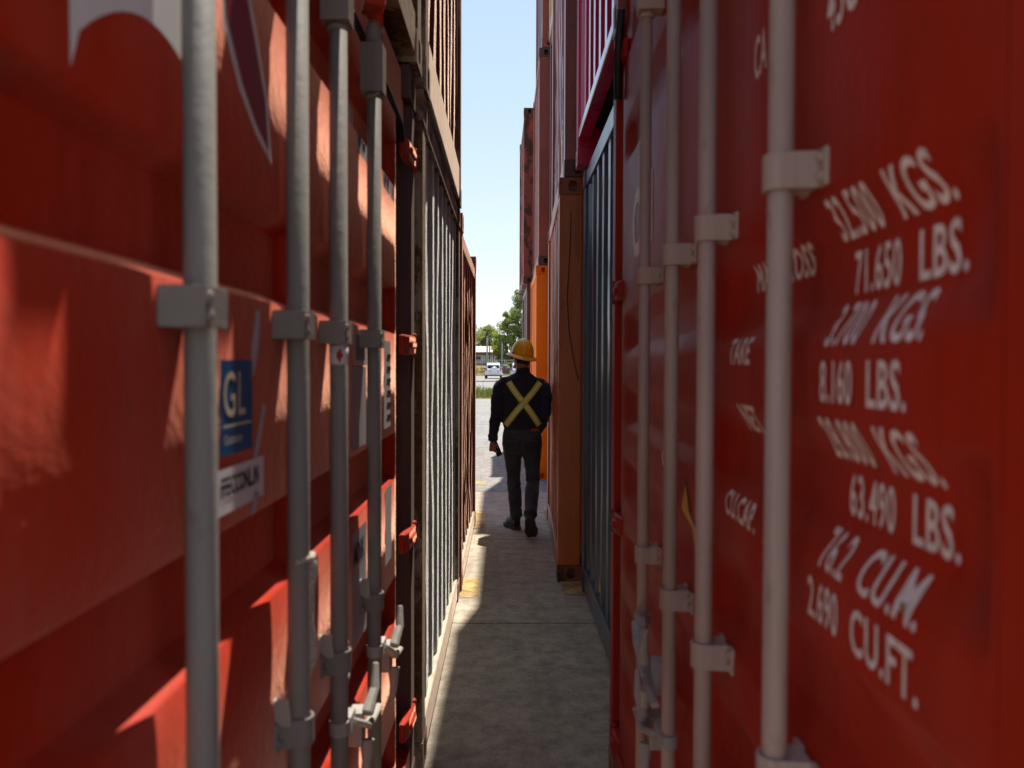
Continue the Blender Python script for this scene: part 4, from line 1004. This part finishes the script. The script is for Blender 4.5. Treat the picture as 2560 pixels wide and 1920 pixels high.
# boots
def boot(heel, toe, up, width, ank, ra):
    heel, toe, up = Vector(heel), Vector(toe), Vector(up).normalized()
    ax = (toe - heel).normalized(); side = ax.cross(up).normalized(); up = side.cross(ax).normalized(); L = (toe - heel).length
    def outl(k, grow=1.0):
        pts = []
        for i in range(28):
            t = 2 * math.pi * i / 28; c, sn = math.cos(t), math.sin(t)
            a = L * (.5 + .5 * c * (abs(c) ** -.25 if abs(c) > .01 else 1)); a = max(0, min(L, a))
            w = width * (.5 if a > L * .55 else .40) * (abs(sn) ** .6) * (1 if sn > 0 else -1) * grow
            pts.append(heel + ax * (L * .5 + (a - L * .5) * grow) + side * w + up * k)
        return pts
    so_ = MB(); so_.rings([outl(0, .96), outl(.006, 1.02), outl(.024, 1.03), outl(.030, 1.0)])
    for i in range(9):
        a = L * (.08 + .105 * i)
        if .38 < a / L < .5: continue
        for sd_ in (-1, 1):
            c = heel + ax * a + side * sd_ * width * .21 - up * .003
            q = [c + ax * dx * .010 + side * dy * width * .14 + up * dz * .005 for dz in (-1, 1) for dx, dy in ((-1, -1), (1, -1), (1, 1), (-1, 1))]
            so_.add(q, [(0, 3, 2, 1), (4, 5, 6, 7), (0, 1, 5, 4), (1, 2, 6, 5), (2, 3, 7, 6), (3, 0, 4, 7)])
    u = MB(); P = lambda a, k: heel + ax * a + up * k
    u.tube([P(L * .93, .045), P(L * .80, .052), P(L * .62, .062), P(L * .42, .07), P(L * .22, .06), P(L * .07, .052)], [(.030, .022), (.043, .034), (.045, .044), (.042, .050), (.038, .046), (.028, .034)], 18)
    u.tube([P(L * .24, .05), (P(L * .25, .10) + Vector(ank)) / 2, Vector(ank) + (Vector(ra) - Vector(ank)).normalized() * .06], [.044, .045, .047], 16)
    o = skin_obj('boot', u, .006, BOOT, person, 3)
    so_.build('boot_sole', SOLE, o, bevel=.003)
boot((-.030, .06, .003), (-.140, .315, .003), (0, 0, 1), .118, LA, LK)
boot((.060, -.435, .200), (.088, -.295, .010), (0, .86, .55), .122, RA, RK)
# tape cross, yoke, pockets and patch laid on the clothes
def bvh(o):
    me = o.data; return BVHTree.FromPolygons([v.co.copy() for v in me.vertices], [tuple(p.vertices) for p in me.polygons])
BS, BJ = bvh(shirt), bvh(jeans)
def on_back(bv, x, z, lift):
    h_, n_, i_, d_ = bv.ray_cast(Vector((x, -1.0, z)), Vector((0, 1, 0)))
    return Vector((x, (h_.y if h_ else -.1) - lift, z))
def band(name, bv, p, q, wid, lift, mats, parent, cols=((-.5, -.22, 0), (-.22, .22, 1), (.22, .5, 0)), n=26, th=.0025, kink=0):
    p, q = Vector((p[0], 0, p[1])), Vector((q[0], 0, q[1])); d = (q - p).normalized(); sd_ = Vector((d.z, 0, -d.x))
    mb = MB()
    for a, b_, mi in cols:
        rg = []
        for i in range(n + 1):
            c = p + (q - p) * i / n + sd_ * (kink * math.sin(i / n * math.pi * 2.2))
            l = lift + (.0008 if mi else 0)
            A = on_back(bv, *(lambda v: (v.x, v.z))(c + sd_ * a * wid), l); B = on_back(bv, *(lambda v: (v.x, v.z))(c + sd_ * b_ * wid), l)
            rg.append([A, B, B + Vector((0, th + .004, 0)), A + Vector((0, th + .004, 0))])
        mb.rings(rg, True, mi)
    return mb.build(name, mats, parent)
band('reflective_strap', BS, (-.128, 1.405), (.160, 1.005), .056, .004, [LIME, SILV], shirt, kink=.004)
band('reflective_strap', BS, (.165, 1.402), (-.158, 1.004), .056, .0085, [LIME, SILV], shirt, kink=-.003)
one = ((-.5, .5, 0),)
band('yoke_seam', BS, (-.15, 1.412), (.15, 1.412), .004, .002, [CUFF], shirt, one)
band('leather_patch', BJ, (.083, .962), (.150, .962), .026, .003, [LEATH], jeans, one, 8)
for x in (.0, -.115, .158): band('belt_loop', BJ, (x, .985), (x, .94), .012, .003, [DENIM], jeans, one, 6)
for sg_ in (-1, 1):
    band('yoke_seam', BJ, (sg_ * .165, .925), (sg_ * .004, .885), .005, .002, [STITCH], jeans, one, 16)
    band('pocket', BJ, (sg_ * .095, .868), (sg_ * .09, .745), .115, .004, [DENIM], jeans, one, 10)
    band('pocket_seam', BJ, (sg_ * .04, .868), (sg_ * .152, .862), .005, .0055, [STITCH], jeans, one, 10)
band('centre_seam', BJ, (.0, .93), (.002, .76), .005, .002, [STITCH], jeans, one, 14)
# hard hat: dome with ridges, full brim, headband
he = HC + Vector((0, 0, .035)); tm = Matrix.Rotation(YAW, 3, 'Z') @ Matrix.Rotation(R(13), 3, 'X') @ Matrix.Rotation(R(3), 3, 'Y')
hmsh = MB(); n = 48; rg = []
for i in range(15):
    t = i / 14 * math.pi / 2; rr = math.cos(t) ** .9; zz = .148 * math.sin(t) ** .95
    row = []
    for jx in range(n):
        a = 2 * math.pi * jx / n; x = .100 * rr * math.cos(a); y = .122 * rr * math.sin(a)
        rid = 1.0
        rid_z = .0075 * math.exp(-(x / .012) ** 2) * math.sin(min(t * 1.4, math.pi / 2)) + .004 * (math.exp(-((abs(x) - .042) / .010) ** 2)) * math.sin(t)
        row.append(he + tm @ Vector((x, y - .004, zz + rid_z)))
    rg.append(row)
hmsh.rings(rg, True); hat = hmsh.build('hard_hat', YEL, person, smooth=True)
br_ = MB(); rg = []
for k, (f, z) in enumerate(((.97, .006), (1.08, .001), (1.26, -.010), (1.40, -.020), (1.415, -.024), (1.40, -.0235), (1.26, -.014), (1.06, -.004), (.97, -.002))):
    rg.append([he + tm @ Vector((.100 * (f - .02) * math.cos(2 * math.pi * jx / n), .122 * (f - .04 + (.05 if math.sin(2 * math.pi * jx / n) > 0 else .03) * (f - .97)) * math.sin(2 * math.pi * jx / n) - .004, z - .010 * (math.sin(2 * math.pi * jx / n) ** 2) * (f - .97))) for jx in range(n)])
br_.rings(rg, False); br_.build('brim', YEL, hat, smooth=True)
sl_ = MB()
for s_ in (-1, 1): sl_.obox(he + tm @ Vector((s_ * .101, .0, .012)), (.008, .035, .014), (0, 0, YAW))
sl_.build('accessory_slot', LEATH, hat, bevel=.003)
hb = MB(); hb.rings([[he + tm @ Vector((.083 * math.cos(2 * math.pi * jx / n), .102 * math.sin(2 * math.pi * jx / n) - .006, z)) for jx in range(n)] for z in (-.040, .0)], False); hb.build('headband', PHONE, hat, smooth=True)
# phone in the left hand
ph = MB(); ph.obox((0, 0, 0), (.074, .0095, .150), (0, 0, 0))
pho = ph.build('mobile_phone', PHONE, bevel=.004)
pho.location = (PX + LW.x + .036, PY + LW.y - .012, LW.z - .098); pho.rotation_euler = (R(10), R(-24), R(-48))
tag(pho, 'black mobile phone held in the worker\'s left hand', 'phone')
cm_ = MB()
for k in range(3): cm_.ell((-.020, -.006, .055 - k * .016), (.006, .003, .006), nu=10, nv=6)
cm_.build('phone_lens', GLASS, pho)
